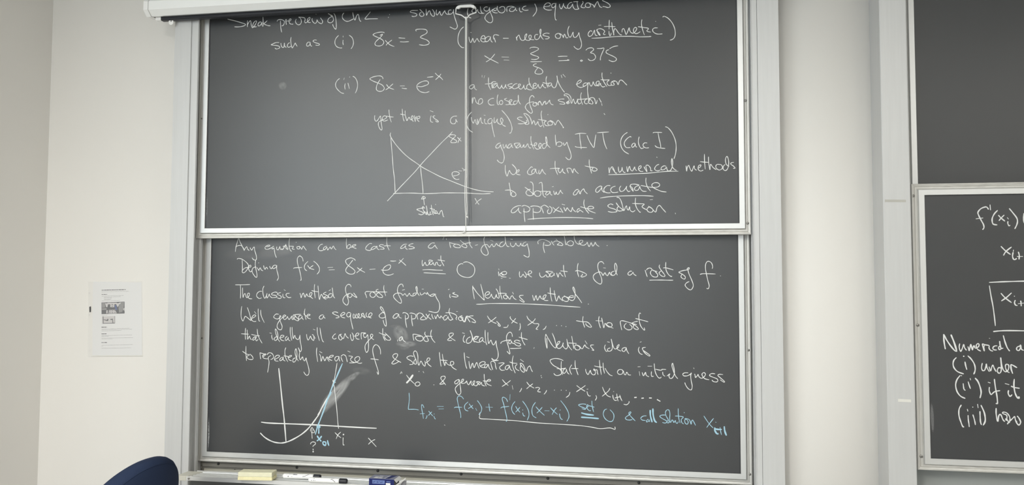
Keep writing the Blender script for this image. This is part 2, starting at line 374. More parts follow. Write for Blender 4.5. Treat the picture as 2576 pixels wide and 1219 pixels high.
# weighted bar in the slot
by = SY+0.047 if False else -0.0500
x_b = px(409, 48, by).x; x_w = px(395.5, 48, by).x; zb0 = px(410, 53.5, by).z; zb1 = zb+0.014
adopt(scr, extr('weighted_bar', [(by-0.011, zb1), (by-0.011, zb0+0.003), (by-0.008, zb0), (by+0.008, zb0), (by+0.011, zb0+0.003), (by+0.011, zb1)], 'x', x_b, SX1-0.03, M_black))
adopt(scr, extr('bar_tip', [(by-0.0105, zb1), (by-0.0105, zb0+0.004), (by-0.006, zb0+0.001), (by+0.006, zb0+0.001), (by+0.0105, zb0+0.004), (by+0.0105, zb1)], 'x', x_w, x_b, M_whitep))
adopt(scr, extr('bottom_lip', [(SY+0.0225, zl+0.0010), (SY+0.0205, zl+0.0002), (SY+0.0275, zb-0.0012), (SY+0.034, zb-0.0012), (SY+0.034, zb+0.001)], 'x', px(408, 40, SY+0.02).x, SX1-0.03, M_lip))
pe = px(431.5, 56.5, by)
ey = disc('eyelet', (pe.x, by-0.002, pe.z), 0.0105, 0.003, M_whitep); adopt(scr, ey)
hk = tube('hook', [(pe.x+0.002, by-0.007, pe.z+0.001), (pe.x+0.003, by-0.007, pe.z+0.010), (pe.x, by-0.006, pe.z+0.013)], 0.0012, M_dark); adopt(scr, hk)
for bx in (SX0+0.004, 2.09):
    adopt(scr, boxo('wall_bracket', (bx, bx+0.04, SBK-0.002, WY, zt+0.065, zt+0.095), M_whitep))
    adopt(scr, boxo('bracket_arm', (bx, bx+0.04, SBK-0.03, SBK+0.004, zt+0.045, zt+0.095), M_whitep))

# ------------------------------------------------------------------ pull handle and cord
HY = -0.036
h = lambda x, y, Y=HY: px(1120+x/20.32, y/20.32, Y)
ph = empty('pull_handle', h(1070, 920), 'white triangular pull handle with a long double cord hanging in front of the upper board', 'handle')
loop = [h(600, 350), h(555, 440), h(540, 700), h(830, 775), h(1000, 900), h(1070, 930), h(1130, 900), h(1260, 750), h(1580, 640), h(1555, 380), h(1510, 320)]
def smooth_pts(P, n=4):
    out = []
    for i in range(len(P)-1):
        p0, p1, p2, p3 = P[max(i-1, 0)], P[i], P[i+1], P[min(i+2, len(P)-1)]
        for k in range(n):
            t = k/n; out.append(0.5*((2*p1)+(p2-p0)*t+(2*p0-5*p1+4*p2-p3)*t*t+(3*p1-p0-3*p2+p3)*t**3))
    out.append(P[-1]); return out
adopt(ph, tube('wire_loop', loop, 0.0021, M_whitep))
top = [h(*q) for q in ((590, 350), (680, 300), (880, 245), (1100, 225), (1300, 235), (1460, 265), (1520, 330), (1520, 425), (1420, 425), (1310, 375), (1100, 385), (880, 390), (800, 390), (720, 460), (600, 460))]
bm = bmesh.new()
fr = [bm.verts.new(p+Vector((0, -0.005, 0))) for p in top]; bk = [bm.verts.new(p+Vector((0, 0.0045, 0))) for p in top]
bm.faces.new(fr); bm.faces.new(bk[::-1])
for i in range(len(top)): bm.faces.new((fr[i], fr[(i+1) % len(top)], bk[(i+1) % len(top)], bk[i]))
adopt(ph, bmobj('grip', bm, M_whitep, bevel=0.0015))
adopt(ph, tube('joint', [h(1065, 870), h(1065, 960), h(1070, 1030)], [0.0042, 0.0038, 0.0026], M_whitep))
c1 = [(1171.2, 48, HY), (1171.0, 140, HY), (1170.8, 300, HY), (1171.0, 430, HY), (1169.8, 480, HY), (1170.5, 520, HY+0.002), (1171.8, 545, HY+0.006), (1172.0, 566, HY+0.018), (1171.5, 576, HY+0.031), (1169.5, 581.5, HY+0.0345), (1165.2, 583.5, HY+0.036), (1164.0, 587, HY+0.040)]
adopt(ph, tube('cord', smooth_pts([px(*q) for q in c1]), 0.0016, M_cord))
c2 = [(1174.2, 48, HY), (1173.8, 140, HY-0.001), (1174.0, 300, HY), (1174.6, 430, HY), (1173.6, 480, HY), (1174.8, 520, HY), (1174.4, 541, HY)]
adopt(ph, tube('cord', smooth_pts([px(*q) for q in c2]), 0.0015, M_cord))
kp = px(1175.2, 544.5, HY)
adopt(ph, tube('knot', [kp+Vector((-.002, 0, .003)), kp, kp+Vector((.0015, 0, -.003)), kp+Vector((.003, 0, -.0035))], [0.0018, 0.0028, 0.0022, 0.0012], M_cord))

# ------------------------------------------------------------------ chalk writing
STROKES = r'''#U top heading
@580,0
-60,385 0,402 100,425 200,455 280,480 303,497 290,515 230,535 150,545 78,542
345,415 340,480 343,548
345,500 375,445 400,420 412,440 418,500 432,545 450,560 480,530 515,470 525,430 505,425 470,460 450,510 457,545 490,545 530,540
622,450 590,445 560,480 558,520 590,522 620,490 637,450 637,500 655,540
657,342 660,420 665,530
745,415 700,460 672,480 720,505 770,520 808,520
942,435 960,405 1020,395 1080,420 1090,455 1070,510 1030,525
1010,420 1015,540 1035,655
1140,400 1120,395 1118,430 1128,480 1132,500 1125,430 1160,425 1200,425 1225,400 1215,380 1190,395 1185,440 1205,480 1240,490 1270,488
1332,385 1315,430 1335,480 1380,503 1420,480 1435,430 1415,370 1380,348 1440,350 1500,365 1510,400 1500,440 1520,462 1560,440 1600,395 1610,360 1590,355 1560,390 1560,440 1590,455 1625,455
1655,370 1650,410 1680,455 1715,475 1745,440 1750,400 1770,440 1810,470 1850,475 1865,430 1840,390 1820,360
1722,286 1742,290
1975,275 2020,300 2045,340 2020,350 1980,385 1970,440 2020,462 2065,440 2085,395 2065,335 2040,300
2090,270 2115,310 2135,400 2142,520 2135,590 2105,570 2080,530 2068,490
@850,0
125,260 95,300 92,360 130,410 180,432 230,425 300,390 320,380
300,250 315,330 345,408 370,340 400,292 420,310 430,370 445,415 470,436
660,237 610,300 550,375 570,388 650,382 810,380
1046,290 1048,300
1020,350 1026,354
1620,210 1560,212 1490,215 1465,240 1500,255 1570,270 1600,295 1580,325 1530,335 1495,325
1655,188 1700,230 1740,280 1735,320 1690,332 1655,305 1665,260 1700,250
1785,180 1790,240 1795,312 1830,240 1860,220 1880,280 1915,325 1950,325 1960,280 1935,220 1910,190
2000,195 1990,260 2010,305 2045,260 2065,230 2075,280 2105,310 2140,250 2165,215 2170,240 2190,275 2220,290 2260,292
2300,205 2260,205 2235,240 2250,285 2300,280 2335,240 2345,190 2340,240 2360,330 2395,440 2420,520 2405,570 2370,590 2320,570 2265,543
@1150,0
222,170 208,240 218,310 245,350 285,365
400,170 360,175 315,190 300,230 330,260 380,240 410,200 415,190 420,230 450,265 500,270 550,268
470,130 478,200 495,250 530,272
620,145 580,140 545,165 545,195 570,220 610,225 645,195 655,150 660,220 690,290 718,370 715,430 680,460 630,450 580,405 562,360 590,300 650,250 720,200 760,170 800,165 800,200 760,215 720,190 710,210 730,245 780,262 820,260
815,120 815,180 840,235 890,262 940,250 970,200 950,140 900,135 850,165
1010,240 1005,190 1010,150 1050,130 1110,128 1170,150
1150,150 1100,155 1070,175 1060,215 1090,232 1140,225 1175,185 1185,155 1185,195 1215,222
1262,150 1262,200 1285,238 1325,235
1400,120 1350,135 1325,165 1335,195 1380,210 1445,203
1570,75 1600,140 1610,200 1590,260 1530,335
1750,135 1800,130 1870,120 1890,85 1860,60 1810,65 1765,110 1755,155 1790,190 1850,205 1920,200
1985,70 1940,75 1915,110 1925,150 1960,150 1990,110 2000,60 1995,130 1985,220 1980,310 1990,390 2015,408
2075,80 2075,130 2110,180 2145,110 2155,70 2160,120 2200,165 2240,160
2330,45 2280,60 2240,110 2240,160 2280,165 2320,120 2340,80 2345,130 2380,185 2430,188 2470,180
2365,40 2400,33 2450,38
2430,38 2435,100 2450,160 2470,185
@1400,0
340,38 380,33 440,30
525,25 540,55 505,110 500,140 540,158 580,152
660,65 620,60 590,85 585,130 620,150 670,145 690,115 670,75 640,55 700,80 750,110 765,150 790,90 830,30 850,80 870,120 890,145 925,150
940,-10 930,10 970,30 1040,65 1085,110 1080,140 1040,153 990,140 935,130
#U such as (i) 8x=3
@580,0
985,862 920,862 850,890 822,905 870,915 950,925 995,945 985,975 930,992 897,970
1020,870 1025,915 1045,955 1075,960 1085,920 1090,870 1095,920 1110,950 1135,955
1200,865 1170,880 1150,920 1165,955 1200,950 1225,935
1228,750 1218,810 1225,880 1235,940 1250,970 1270,940 1290,910 1310,870 1325,900 1350,940
1600,850 1560,860 1540,900 1545,930 1590,925 1610,890 1610,850 1615,900 1630,930 1650,928
1745,812 1700,808 1670,835 1720,865 1790,885 1800,905 1770,918 1720,912
2190,715 2140,770 2115,830 2120,900 2160,950 2220,970 2260,968
2280,725 2280,755
2280,808 2275,860 2285,912
2400,712 2460,760 2488,840 2480,920 2440,990
@850,0
935,670 930,655 870,650 780,665 718,695 720,715 790,750 850,775 910,815 930,860 900,910 840,930 770,920 750,880 780,830 840,775 880,735 905,690 850,718
960,815 1000,860 1060,910 1145,942
1095,810 1040,850 995,890 975,920
1230,765 1290,770 1362,775
1258,845 1340,848 1440,842
1590,632 1575,605 1620,592 1720,590 1790,605 1808,650 1770,690 1700,725 1670,755 1720,780 1800,810 1850,860 1830,895 1760,915 1690,912 1645,903
@1150,0
135,543 90,580 45,650 20,740 18,840 45,910 90,955 120,965 138,960
268,655 293,660
240,745 245,790 268,860 290,840 315,775 330,820 350,860 375,820 405,780 425,815 455,850
490,775 530,785 565,770 550,725 515,725 485,765 480,810 510,845 560,845 610,835
660,740 620,740 575,775 565,820 590,845 630,830 665,780 675,740 675,790 695,840 720,852
850,720 800,705 755,705 735,745 745,800
750,760 765,810 780,858
928,775 985,775 1045,775
1195,745 1215,820 1205,770 1235,720 1255,715 1270,760 1300,810 1350,815 1390,760 1410,700 1400,685 1375,720 1370,770 1400,810 1460,815 1490,780 1500,730 1480,710 1455,730 1460,775 1500,800 1560,805
1640,700 1590,700 1570,740 1580,790 1620,800 1660,770 1690,690 1700,610 1685,590 1675,640 1690,710 1720,770 1750,800
1870,680 1810,670 1750,690 1740,715 1790,730 1850,745 1865,765 1830,785 1780,785
2100,695 2050,675 1995,700 1990,740 2020,775 2070,775 2095,740 2090,705 2060,680 2100,690 2140,730 2150,765 2160,720 2175,690 2195,730 2210,765 2250,760
2270,525 2245,590 2240,660 2265,740 2295,750 2320,710 2350,650 2350,710 2370,755 2410,750 2450,700 2465,660 2480,740 2510,830 2520,900 2500,970 2450,997 2400,975 2362,935
@1400,0
720,640 690,620 650,660 640,710 670,738 720,710 750,650 770,610 775,670 795,715 830,720
820,590 830,650 860,700 885,715 855,660 815,615 840,590 890,580 950,605 975,640 950,680 965,700 995,695
848,513 905,508
1070,402 1065,500 1065,595
1062,625 1065,680 1080,725 1100,700 1108,665
960,538 1070,535 1190,540
1118,450 1130,560 1150,660 1160,715 1160,640 1180,580 1210,600 1250,660 1290,700 1325,705
1325,655 1330,600 1360,580 1385,630 1410,700 1440,640 1470,560 1480,610 1510,660 1560,670 1605,625 1625,575 1600,555 1565,580 1560,640 1600,680 1650,670 1695,640
1730,395 1720,480 1740,590 1780,710
1650,540 1750,555 1860,575 1830,620 1850,640 1910,650
2000,432 2015,434
2050,565 1990,565 1950,590 1955,640 2010,680 2070,690 2145,685
710,775 900,765 1200,740 1500,735 1700,745 1910,740 1880,735
2150,348 2180,330 2260,370 2340,460 2390,570 2405,680 2385,760 2340,800 2295,812
#U x = 3/8 = .375
@1150,0
552,1125 640,1180 740,1230 840,1280
765,1090 680,1190 585,1255
900,1153 1050,1155
943,1215 1055,1218
1470,982 1500,960 1580,955 1640,975 1640,1005 1560,1050 1485,1085 1540,1115 1630,1145 1650,1170 1620,1195 1560,1205 1500,1198
1482,1250 1600,1250 1715,1245
1610,1290 1560,1300 1545,1330 1600,1355 1690,1390 1735,1445 1710,1490 1640,1500 1580,1480 1590,1430 1640,1365
2040,1145 2140,1138 2235,1138
2055,1230 2160,1225 2270,1218 2230,1205
2490,1235 2510,1215 2540,1228 2515,1240 2500,1232
@1350,90
995,293 1040,255 1110,242 1150,262 1145,295 1090,340 1150,360 1190,410 1185,460 1140,495 1080,500 1040,463
1220,258 1300,258 1365,250 1330,340 1295,430 1290,497
1650,202 1590,210 1530,230 1475,263
1465,280 1415,300 1408,340 1450,370 1540,410 1610,455 1605,500 1550,522 1500,510 1460,490
#U (ii) 8x = e^-x
@830,140
198,460 150,500 115,570 125,640 170,700 230,750 285,765
292,448 280,490
312,558 300,620 310,685
398,432 402,434
365,550 380,610 395,670
462,415 510,445 550,520 560,610 540,700 512,758
1075,473 1065,435 1020,410 950,412 860,435 810,465 830,490 900,525 980,555 1060,595 1100,650 1085,695 1040,720 980,718 940,680 950,600 980,540 1018,480
1145,582 1190,640 1240,665 1300,683
1280,568 1220,620 1170,665 1125,690
1418,612 1515,610
1455,655 1500,665 1560,668
1775,620 1850,628 1930,605 1990,575 1990,530 1950,510 1880,520 1800,560 1760,610 1780,680 1840,730 1920,748 1970,740 2015,722
1968,438 2030,432 2095,424
2130,350 2180,400 2240,440 2290,492
2250,368 2200,430 2135,488
#U a "transcendental" equation
@1150,140
345,590 300,590 258,620 255,660 290,672 330,640 350,600 350,640 370,680 400,692
505,392 505,440
558,400 545,455
637,440 635,520 640,600 660,650 680,690
562,575 620,570 690,562 700,545 740,525 790,530
720,540 700,580 715,660 715,610 735,570 790,560 820,560 780,570 740,610 735,650 780,630 815,580 820,620 860,665 885,640 905,590 905,620 940,665 970,620 985,580 985,630 1020,668
1120,565 1080,570 1030,590 1040,615 1110,635 1090,655 1050,665 1110,640
1220,565 1180,570 1130,610 1120,650 1160,670 1220,650 1270,610 1280,580 1250,575 1240,610 1260,660 1300,675 1340,630 1350,590 1355,640 1380,680 1410,650
1455,445 1455,520 1480,600 1530,660 1545,680
1490,575 1440,580 1410,620 1420,670 1470,690 1520,690
1530,620 1590,600 1600,565 1560,560 1540,600 1550,650 1590,660 1630,610 1640,580 1650,620 1680,660 1720,600 1735,570 1740,610 1780,650 1800,640
1815,415 1800,480 1810,560 1840,650
1730,540 1800,560 1870,555
1900,550 1860,560 1845,600 1870,620 1910,580 1910,550 1920,610 1960,650 2000,620 2030,500 2020,405 2040,510 2090,620 2150,710 2178,740
2105,390 2125,450
2140,375 2195,435
@1350,90
795,985 860,960 905,920 890,895 840,920 815,970 830,1020 890,1045 950,1030 1000,1000
1030,960 980,955 940,990 955,1020 1010,995 1050,945 1035,1010 1030,1100 1040,1200 1055,1320 1065,1260
1070,940 1075,980 1105,1020 1135,970 1145,930 1160,970 1190,1010 1230,1000 1265,960 1260,920 1220,925 1205,960 1215,1000 1260,1010 1290,960 1300,1000 1340,1035 1390,1020
1325,745 1325,830 1360,930 1425,1030
1295,885 1380,895 1470,890 1430,930 1430,970 1460,1005 1520,1000
1590,925 1540,920 1510,950 1515,995 1560,1000 1570,975 1540,935 1570,910 1620,930 1650,990 1670,930 1700,895 1740,910 1790,960 1830,1000
1500,755 1508,757
#U no closed form solution
@1150,140
310,845 305,910 308,968 325,890 345,845 370,890 385,940 425,975 430,930 430,975 470,980 515,940 510,880 470,870 440,900 430,950
745,862 690,870 635,910 635,960 680,1000 755,992
828,785 812,860 810,940 825,990 850,985
895,905 860,925 855,965 890,990 925,960 915,915 880,900
1010,860 960,880 990,905 1050,930 1080,970 1030,990 980,990
1040,960 1090,930 1110,900 1080,890 1055,930 1075,985 1120,990 1160,970
1210,915 1160,920 1140,960 1160,990 1210,960 1240,880 1240,795 1240,880 1260,950 1290,985
1562,848 1540,815 1510,810 1475,850 1465,940 1490,1040 1520,1110 1520,1150 1490,1165 1430,1120 1385,1060 1385,1020 1420,970 1490,940 1560,935
1590,950 1545,960 1535,1000 1565,1020 1600,1010 1605,970 1580,945 1620,960 1640,1000 1650,950 1680,930 1700,970 1725,1000 1750,950 1770,920
@1280,190
600,600 600,540 630,520 650,550 675,600 710,550 740,520 750,550 745,580 780,560 825,495 830,530 860,580 905,592
1125,475 1060,475 1000,495 1030,520 1110,540 1135,570 1090,578 1025,572
1160,550 1190,530 1220,510 1215,460 1170,410 1125,405 1130,375 1180,372 1230,400 1260,460 1255,520 1270,570
1170,545 1215,545 1200,520 1165,550 1200,570 1235,545
1280,560 1290,500 1310,480 1325,530 1350,570 1385,510 1400,480 1395,530 1420,575 1460,550
1472,342 1455,420 1470,520 1498,590
1380,480 1470,480 1590,468 1550,490 1530,540 1560,570 1600,565
1640,510 1605,530 1630,560 1690,575 1700,540 1650,480 1620,500 1640,460 1700,445 1740,480 1760,570 1780,540 1790,495
1825,455 1850,500 1875,545
1878,560 1890,610
1925,762 1948,795
#U yet there is a (unique) solution
@1280,190
278,845 210,840 175,870 240,910 330,950 370,940 340,960 270,975 185,975
300,770 360,850 400,930 405,970 370,990 330,975 370,930 350,900
300,770 340,770 400,810 440,870 460,940 470,990
470,980 500,910 520,940 540,1000 575,950 590,930 600,980 640,1030 680,1000
668,710 655,780 670,900 710,1050
590,885 670,900 760,915 720,940 730,990 770,1015 820,1010
850,925 800,930 790,980 830,1005 880,990 880,950 830,910 870,920 920,960 940,1000 970,940 1000,905 1040,950 1080,1010 1110,1055 1090,1050
788,788 795,792
@1280,190
@930,260
105,240 100,290 110,345 140,358 175,320 215,255 225,300 235,400 250,490 245,535 220,530 190,480 175,420 190,370 250,340 330,300 340,265 300,250 265,275 255,320 280,355 330,350 370,330
390,125 395,200 410,290 440,382
340,255 410,270 485,275
660,108 665,200 680,300 700,362
620,215 680,228 725,235
718,145 720,230 740,310 755,350 780,300 800,280 820,320 850,330 880,290 870,250 850,260 845,310 870,350 890,360
905,240 910,300 925,368 925,300 950,260
940,300 980,310 1015,290 1010,260 975,265 955,300 970,340 1005,370
1218,145 1290,172
1245,245 1230,310 1240,370 1285,382
1325,250 1290,255 1285,275 1320,310 1380,350 1390,372 1350,370 1335,345
1770,255 1700,262 1650,300 1635,360 1665,408 1720,410 1745,370 1745,320 1755,350 1780,380
2070,170 2000,250 1965,350 1970,450 2020,540 2090,585
2060,275 2065,340 2100,400 2120,350 2140,330 2150,380 2180,430 2200,370
2180,310 2185,380 2195,415 2220,340 2250,290 2255,350 2275,395 2305,405
2330,310 2325,370 2345,410 2385,412
2310,237 2345,240
2475,310 2430,310 2395,350 2400,400 2440,410 2475,370 2480,320 2475,420 2500,560 2530,680
#U graph of 8x and e^-x
@930,260
425,590 415,640 430,680 470,750 560,870 700,1020 820,1120 930,1195 1065,1290 1250,1390 1450,1490 1650,1570 1850,1650 2050,1720 2260,1770 2510,1790
1678,568 1600,655 1450,800 1250,1010 1080,1190 900,1400 650,1660 400,1930 355,1975
428,680 440,850 455,1010 468,1200 480,1350 500,1500 510,1650 515,1810
475,1822 700,1815 900,1815 1100,1825 1300,1820 1500,1810 1750,1810 2000,1815 2250,1830 2400,1825 2450,1822
1030,1270 1040,1400 1065,1600 1078,1750 1080,1820
1045,1938 1130,1915 1085,1880 1045,1938
1090,1895 1100,1990 1110,2055
1745,655 1710,635 1640,635 1605,655 1625,680 1700,720 1760,755 1755,785 1700,795 1650,790 1645,765 1690,710 1745,655
1775,685 1810,720 1855,768
1845,692 1810,740 1785,800
@950,400
1530,340 1600,330 1655,295 1620,260 1550,255 1510,280 1515,340 1560,395 1610,412 1655,402
1638,235 1708,240
1708,178 1770,230
1780,195 1735,240
1972,790 2010,860 2055,920
2105,798 2030,850 1978,912
935,990 880,995 795,1015 830,1040 910,1075 930,1105 880,1125 825,1108
960,1000 920,960 910,990 940,1060 980,1080 1000,1120 960,1100 935,1060
985,940 1000,1030 1000,1100
1005,1050 1020,1110 1050,1130 1070,1060 1060,1120 1100,1110
1088,925 1095,1000 1110,1080 1130,1132
1058,995 1110,1010 1150,1020 1130,1050 1140,1090 1180,1100 1210,1080 1190,1050 1160,1050 1170,1090 1220,1100 1250,1110 1270,1060 1300,1040 1315,1090 1330,1160 1350,1165
1172,915 1176,919
#U guaranteed by IVT (Calc I)
@1230,310
240,400 190,410 140,460 150,500 200,490 240,430 245,480 290,580 310,690 290,780 250,802 200,780 165,738
285,420 290,480 310,500 340,450 350,430 355,470 380,500 410,490
460,420 420,420 380,470 390,500 430,490 460,440 470,480 490,490
510,410 530,450 555,505
510,410 570,400 635,405
630,420 590,440 560,480 580,500 620,470 640,430 640,470 670,490 700,440 710,430 710,480 740,480 775,420 785,410
790,410 800,460 830,500 855,490
852,258 850,340 870,430 910,525
835,420 880,440 925,450 965,430 960,395 930,400 920,450 950,510 1010,520 1050,470 1060,420 1030,405 1010,440 1020,490 1060,510
1150,410 1110,410 1080,450 1090,500 1130,505 1165,450 1180,360 1155,270 1150,340 1180,430 1240,495
1345,230 1350,330 1365,450 1370,400 1420,375 1470,390 1480,430 1440,465 1390,465
1510,390 1515,430 1530,445 1560,410 1580,385 1600,450 1650,580 1665,670 1640,730 1600,730 1550,682
1740,222 1850,202 1972,207
1838,205 1845,330 1862,440 1868,520
1740,465 1800,485 1985,490
1985,240 2020,330 2070,420 2125,490 2140,400 2165,230
2190,190 2310,182 2430,175
2305,195 2320,310 2350,430 2390,522
@1540,310
310,182 240,230 190,300 170,390 190,490 250,570 340,622
385,285 365,268 300,310 250,380 250,440 290,490 370,488
460,400 420,410 395,455 410,485 450,460 465,410 475,460 500,485
548,270 530,350 540,430 570,490 600,510 640,495
710,400 660,395 625,430 640,475 690,498 745,492
825,195 860,182 1010,185
930,195 950,310 975,410 985,490
865,445 900,480 980,500 1075,508
1075,68 1130,90 1200,170 1260,290 1290,400 1295,520 1280,630 1250,720
#U We can turn to numerical methods
@1230,310
332,845 330,930 345,1020 368,1070 390,1010 415,955 440,1000 490,1040 540,1010 560,960 530,890 465,825
540,990 600,980 610,940 580,950 555,990 570,1030 640,1045
885,895 860,880 820,920 780,980 800,1030 850,1040 890,1020
960,930 900,930 865,980 880,1020 920,1000 945,930 955,980 985,1025
1015,940 1010,1000 1030,1025 1060,970 1080,930 1100,980 1155,1035
1340,760 1340,870 1360,960 1395,1045
1235,918 1330,910 1430,910 1400,930 1410,970 1440,1000 1480,950 1495,920 1500,980 1550,1018
1575,915 1590,960 1610,1010
1575,915 1620,905 1660,920 1680,960 1700,1005 1710,940 1730,920 1760,970 1815,1020
2030,730 2035,850 2060,940 2080,1015
1940,860 2050,885 2140,895 2190,930 2170,960 2120,965 2085,940 2110,900
2430,890 2430,950 2437,1005 2450,940 2490,880 2520,910 2555,1000
@1540,310
0,905 30,950 75,1010 95,995
125,875 130,950 150,990 190,950 200,890 210,950 245,995 270,985
295,870 300,920 315,980 335,900 355,870 370,930 410,965 440,910 455,880 465,930 500,960
530,930 580,900 585,860 550,870 530,920 570,970 630,972
645,875 665,920 705,980 690,910 680,860
680,855 720,845 760,880 780,920 780,955 820,960
950,830 900,850 860,910 880,950 930,960 980,940
1095,870 1050,860 995,895 1000,940 1060,930 1100,890 1110,930 1140,965 1190,940 1220,860 1225,770 1210,710 1200,790 1220,880 1260,930 1300,950
895,680 915,692
-75,1040 100,1035 400,1022 700,1010 950,985 1150,970 1340,970
1495,855 1500,910 1508,970 1520,890 1550,850 1570,900 1610,970 1640,900 1660,860 1670,920 1710,950
1740,910 1785,880 1795,840 1760,850 1740,890 1745,935 1790,965 1845,945
1868,620 1870,760 1885,930
1778,775 1870,785 1955,790
1950,675 1955,800 1980,940 1985,860 2000,830 2040,890 2110,940
2180,835 2130,830 2100,860 2110,910 2170,945 2230,910 2220,850 2180,830
2290,830 2250,870 2250,930 2300,955 2345,900 2360,800 2345,700 2320,670 2295,720 2300,800 2330,850 2370,870
2465,790 2410,800 2405,830 2450,860 2490,905 2450,910
#U to obtain an accurate
@1250,420
248,315 262,400 275,500 280,578
160,470 240,465 300,475 370,520 388,560 360,592 310,590 290,550 310,500
565,405 640,460 720,530 720,565 670,580 610,560 590,510 630,460 685,450
668,300 710,310 735,370 735,470 742,560 770,500 820,480 880,500 890,550 850,590 790,585 760,540
850,330 905,310 920,380 925,480 940,570 975,605 990,600
880,490 950,490 1030,492
1070,490 1020,500 985,545 1010,565 1060,530 1075,490 1085,545 1120,570
1150,480 1160,530 1180,555 1200,500 1210,540 1245,550 1280,480 1290,470 1300,500 1340,540
1115,400 1150,393
1655,450 1600,465 1550,530 1560,565 1610,550 1660,470 1670,520 1690,545 1700,500 1755,440 1780,490 1835,542
2135,400 2090,385 2020,430 2000,490 2040,510 2100,450 2120,410 2130,470 2175,515
@1500,420
285,375 220,375 160,430 160,490 220,520 290,520
390,385 320,410 290,460 320,510 380,515 445,505
500,380 470,430 490,490 550,480 600,420 615,385 610,440 650,495 690,480
675,380 710,440 750,495
750,495 735,430 690,380 710,350 780,345 870,360
870,370 810,390 775,430 790,470 850,460 880,390 890,430 940,485 1020,490
1008,215 1005,300 1035,400 1100,488
900,370 1050,400 1160,410 1250,400 1285,360 1250,320 1170,320 1125,360 1150,410 1220,450 1320,490 1422,505
75,628 250,600 500,585 800,578 1000,580 1160,590
#U approximate solution.
@1250,420
490,780 420,785 330,830 290,890 310,925 370,910 430,850 440,820 440,880 470,925 500,930
500,795 560,775 630,800 670,840 650,890 590,910 530,890
548,835 555,980 570,1110
675,800 750,785 850,800 890,845 870,900 810,920 730,905
735,830 735,950 740,1065
890,790 920,860 945,935
905,800 960,770 1020,800 1050,830
1060,790 1110,830 1110,890 1080,935 1035,935 1025,890 1050,850
1130,810 1200,870 1310,910
1260,805 1200,860 1145,925
1285,830 1310,870 1340,925
1315,750 1380,768
1355,810 1370,850 1390,890 1410,840 1425,825 1450,860 1500,900 1520,850 1530,815 1545,860 1600,910
1680,840 1640,850 1620,890 1640,910 1680,870 1700,880 1750,915
1770,655 1760,740 1790,840 1865,940
1690,800 1790,830 1890,845 1960,830 1930,795 1860,800 1840,850 1890,890 2000,932
620,1055 900,1035 1300,1020 1700,1025 1950,1045
@1500,420
345,765 290,745 235,780 270,820 370,850 420,890 380,910 300,912 235,895
400,720 450,790 520,850 555,885
450,790 420,840 450,885 510,885 540,870
410,612 460,620 500,680 530,780 560,880 590,810 615,785 620,830 650,870 675,800 685,870 740,905 790,870
798,620 790,730 820,830 880,910 900,905
725,735 850,740 970,748 930,790 940,820 1030,870
1050,790 1140,850 1140,900 1090,915 1040,890 1030,840 1070,810
1050,790 1120,830 1200,910 1230,820 1280,775 1340,840 1410,918
1085,660 1145,655
1600,925 1605,950
#L Any equation can be cast as a root-finding problem
@580,580
98,425 110,330 140,220 165,150 190,220 230,300 280,405
100,325 160,300 215,300 260,350 280,400
280,390 300,350 330,325 345,370 380,400
395,340 410,370 430,390 455,350 480,330 490,400 520,500 525,570 500,595 460,580 435,545
725,330 790,310 790,290 740,300 700,335 710,370 770,370 830,340
880,310 840,340 845,370 880,350 885,380 900,470 930,545
935,320 935,370 965,385 990,340 1000,320 1010,370 1050,375 1080,340 1085,310 1060,320
1030,360 1060,380 1110,290 1115,340 1160,385
1195,150 1185,250 1190,340 1215,400 1240,415
1115,270 1140,330 1170,375
1180,312 1250,315 1275,320 1250,365 1300,375
1395,320 1345,325 1355,365 1395,365 1400,330 1380,310 1420,340 1440,375 1470,310 1500,350 1540,400
1329,231 1332,234
1870,270 1820,285 1775,350 1800,400 1860,400 1900,370
1950,310 1900,330 1880,370 1910,385 1950,330 1965,390 2000,350 2020,330 2040,370 2080,310 2095,330 2110,360 2140,385
2350,150 2345,260 2355,360 2370,300 2420,280 2430,320 2400,360 2365,365
2430,340 2530,300 2530,280 2480,290 2460,320 2500,345 2550,360
@860,580
610,262 560,260 490,330 490,380 560,400 610,375
700,320 640,320 590,370 620,380 680,350 710,310 715,360 760,385
850,290 790,280 760,310 840,340 850,370 770,372
912,125 910,250 930,330 960,395
850,308 920,302 990,305
1320,270 1250,280 1190,340 1200,360 1260,340 1290,300 1290,350 1330,380
1450,258 1390,270 1355,300 1420,320 1470,345 1430,365 1350,368
1885,250 1820,250 1755,310 1760,345 1820,350 1870,310 1890,290 1900,320 1940,370
2075,110 2045,180
2115,155 2118,185
2178,225 2190,290 2205,350
2180,240 2260,260 2360,280 2400,310 2390,340 2320,340 2270,320 2265,290 2320,265
2395,190 2450,240 2520,290 2530,330 2490,340 2430,310 2440,280 2500,260 2576,240
#L Defining f(x) = 8x - e^-x want= 0
@580,580
135,580 150,560 220,570 300,620 360,690 350,760 300,830 260,850 235,830 250,790 300,750 370,740
235,590 240,700 240,820
370,740 410,730 410,700 380,705 365,750 380,810 410,830 440,800
510,590 500,680 515,780 535,880 530,940 500,930 450,860 435,800 460,750 520,730
530,740 560,780 575,800 590,760 610,755 620,790 660,810
670,700 680,750 700,780 720,740 740,750 755,780
790,715 810,760 830,765 850,730
930,700 880,700 850,740 870,765 920,740 935,700 935,780 960,880 970,950 940,1010
568,648 572,650
1470,620 1455,550 1400,510 1355,560 1360,670 1390,770 1420,900 1430,990 1410,1002
1275,768 1300,750 1450,742
1570,618 1510,680 1495,740 1515,790 1550,808
1560,700 1610,760 1695,785
1675,700 1620,740 1600,770
1680,615 1740,660 1795,740 1795,820 1750,880
1965,745 2075,740
1990,792 2110,788
2530,605 2500,570 2430,550 2350,580 2330,620 2370,690 2480,770 2520,820 2490,870 2410,875 2340,830 2340,770 2400,690 2480,590
@860,580
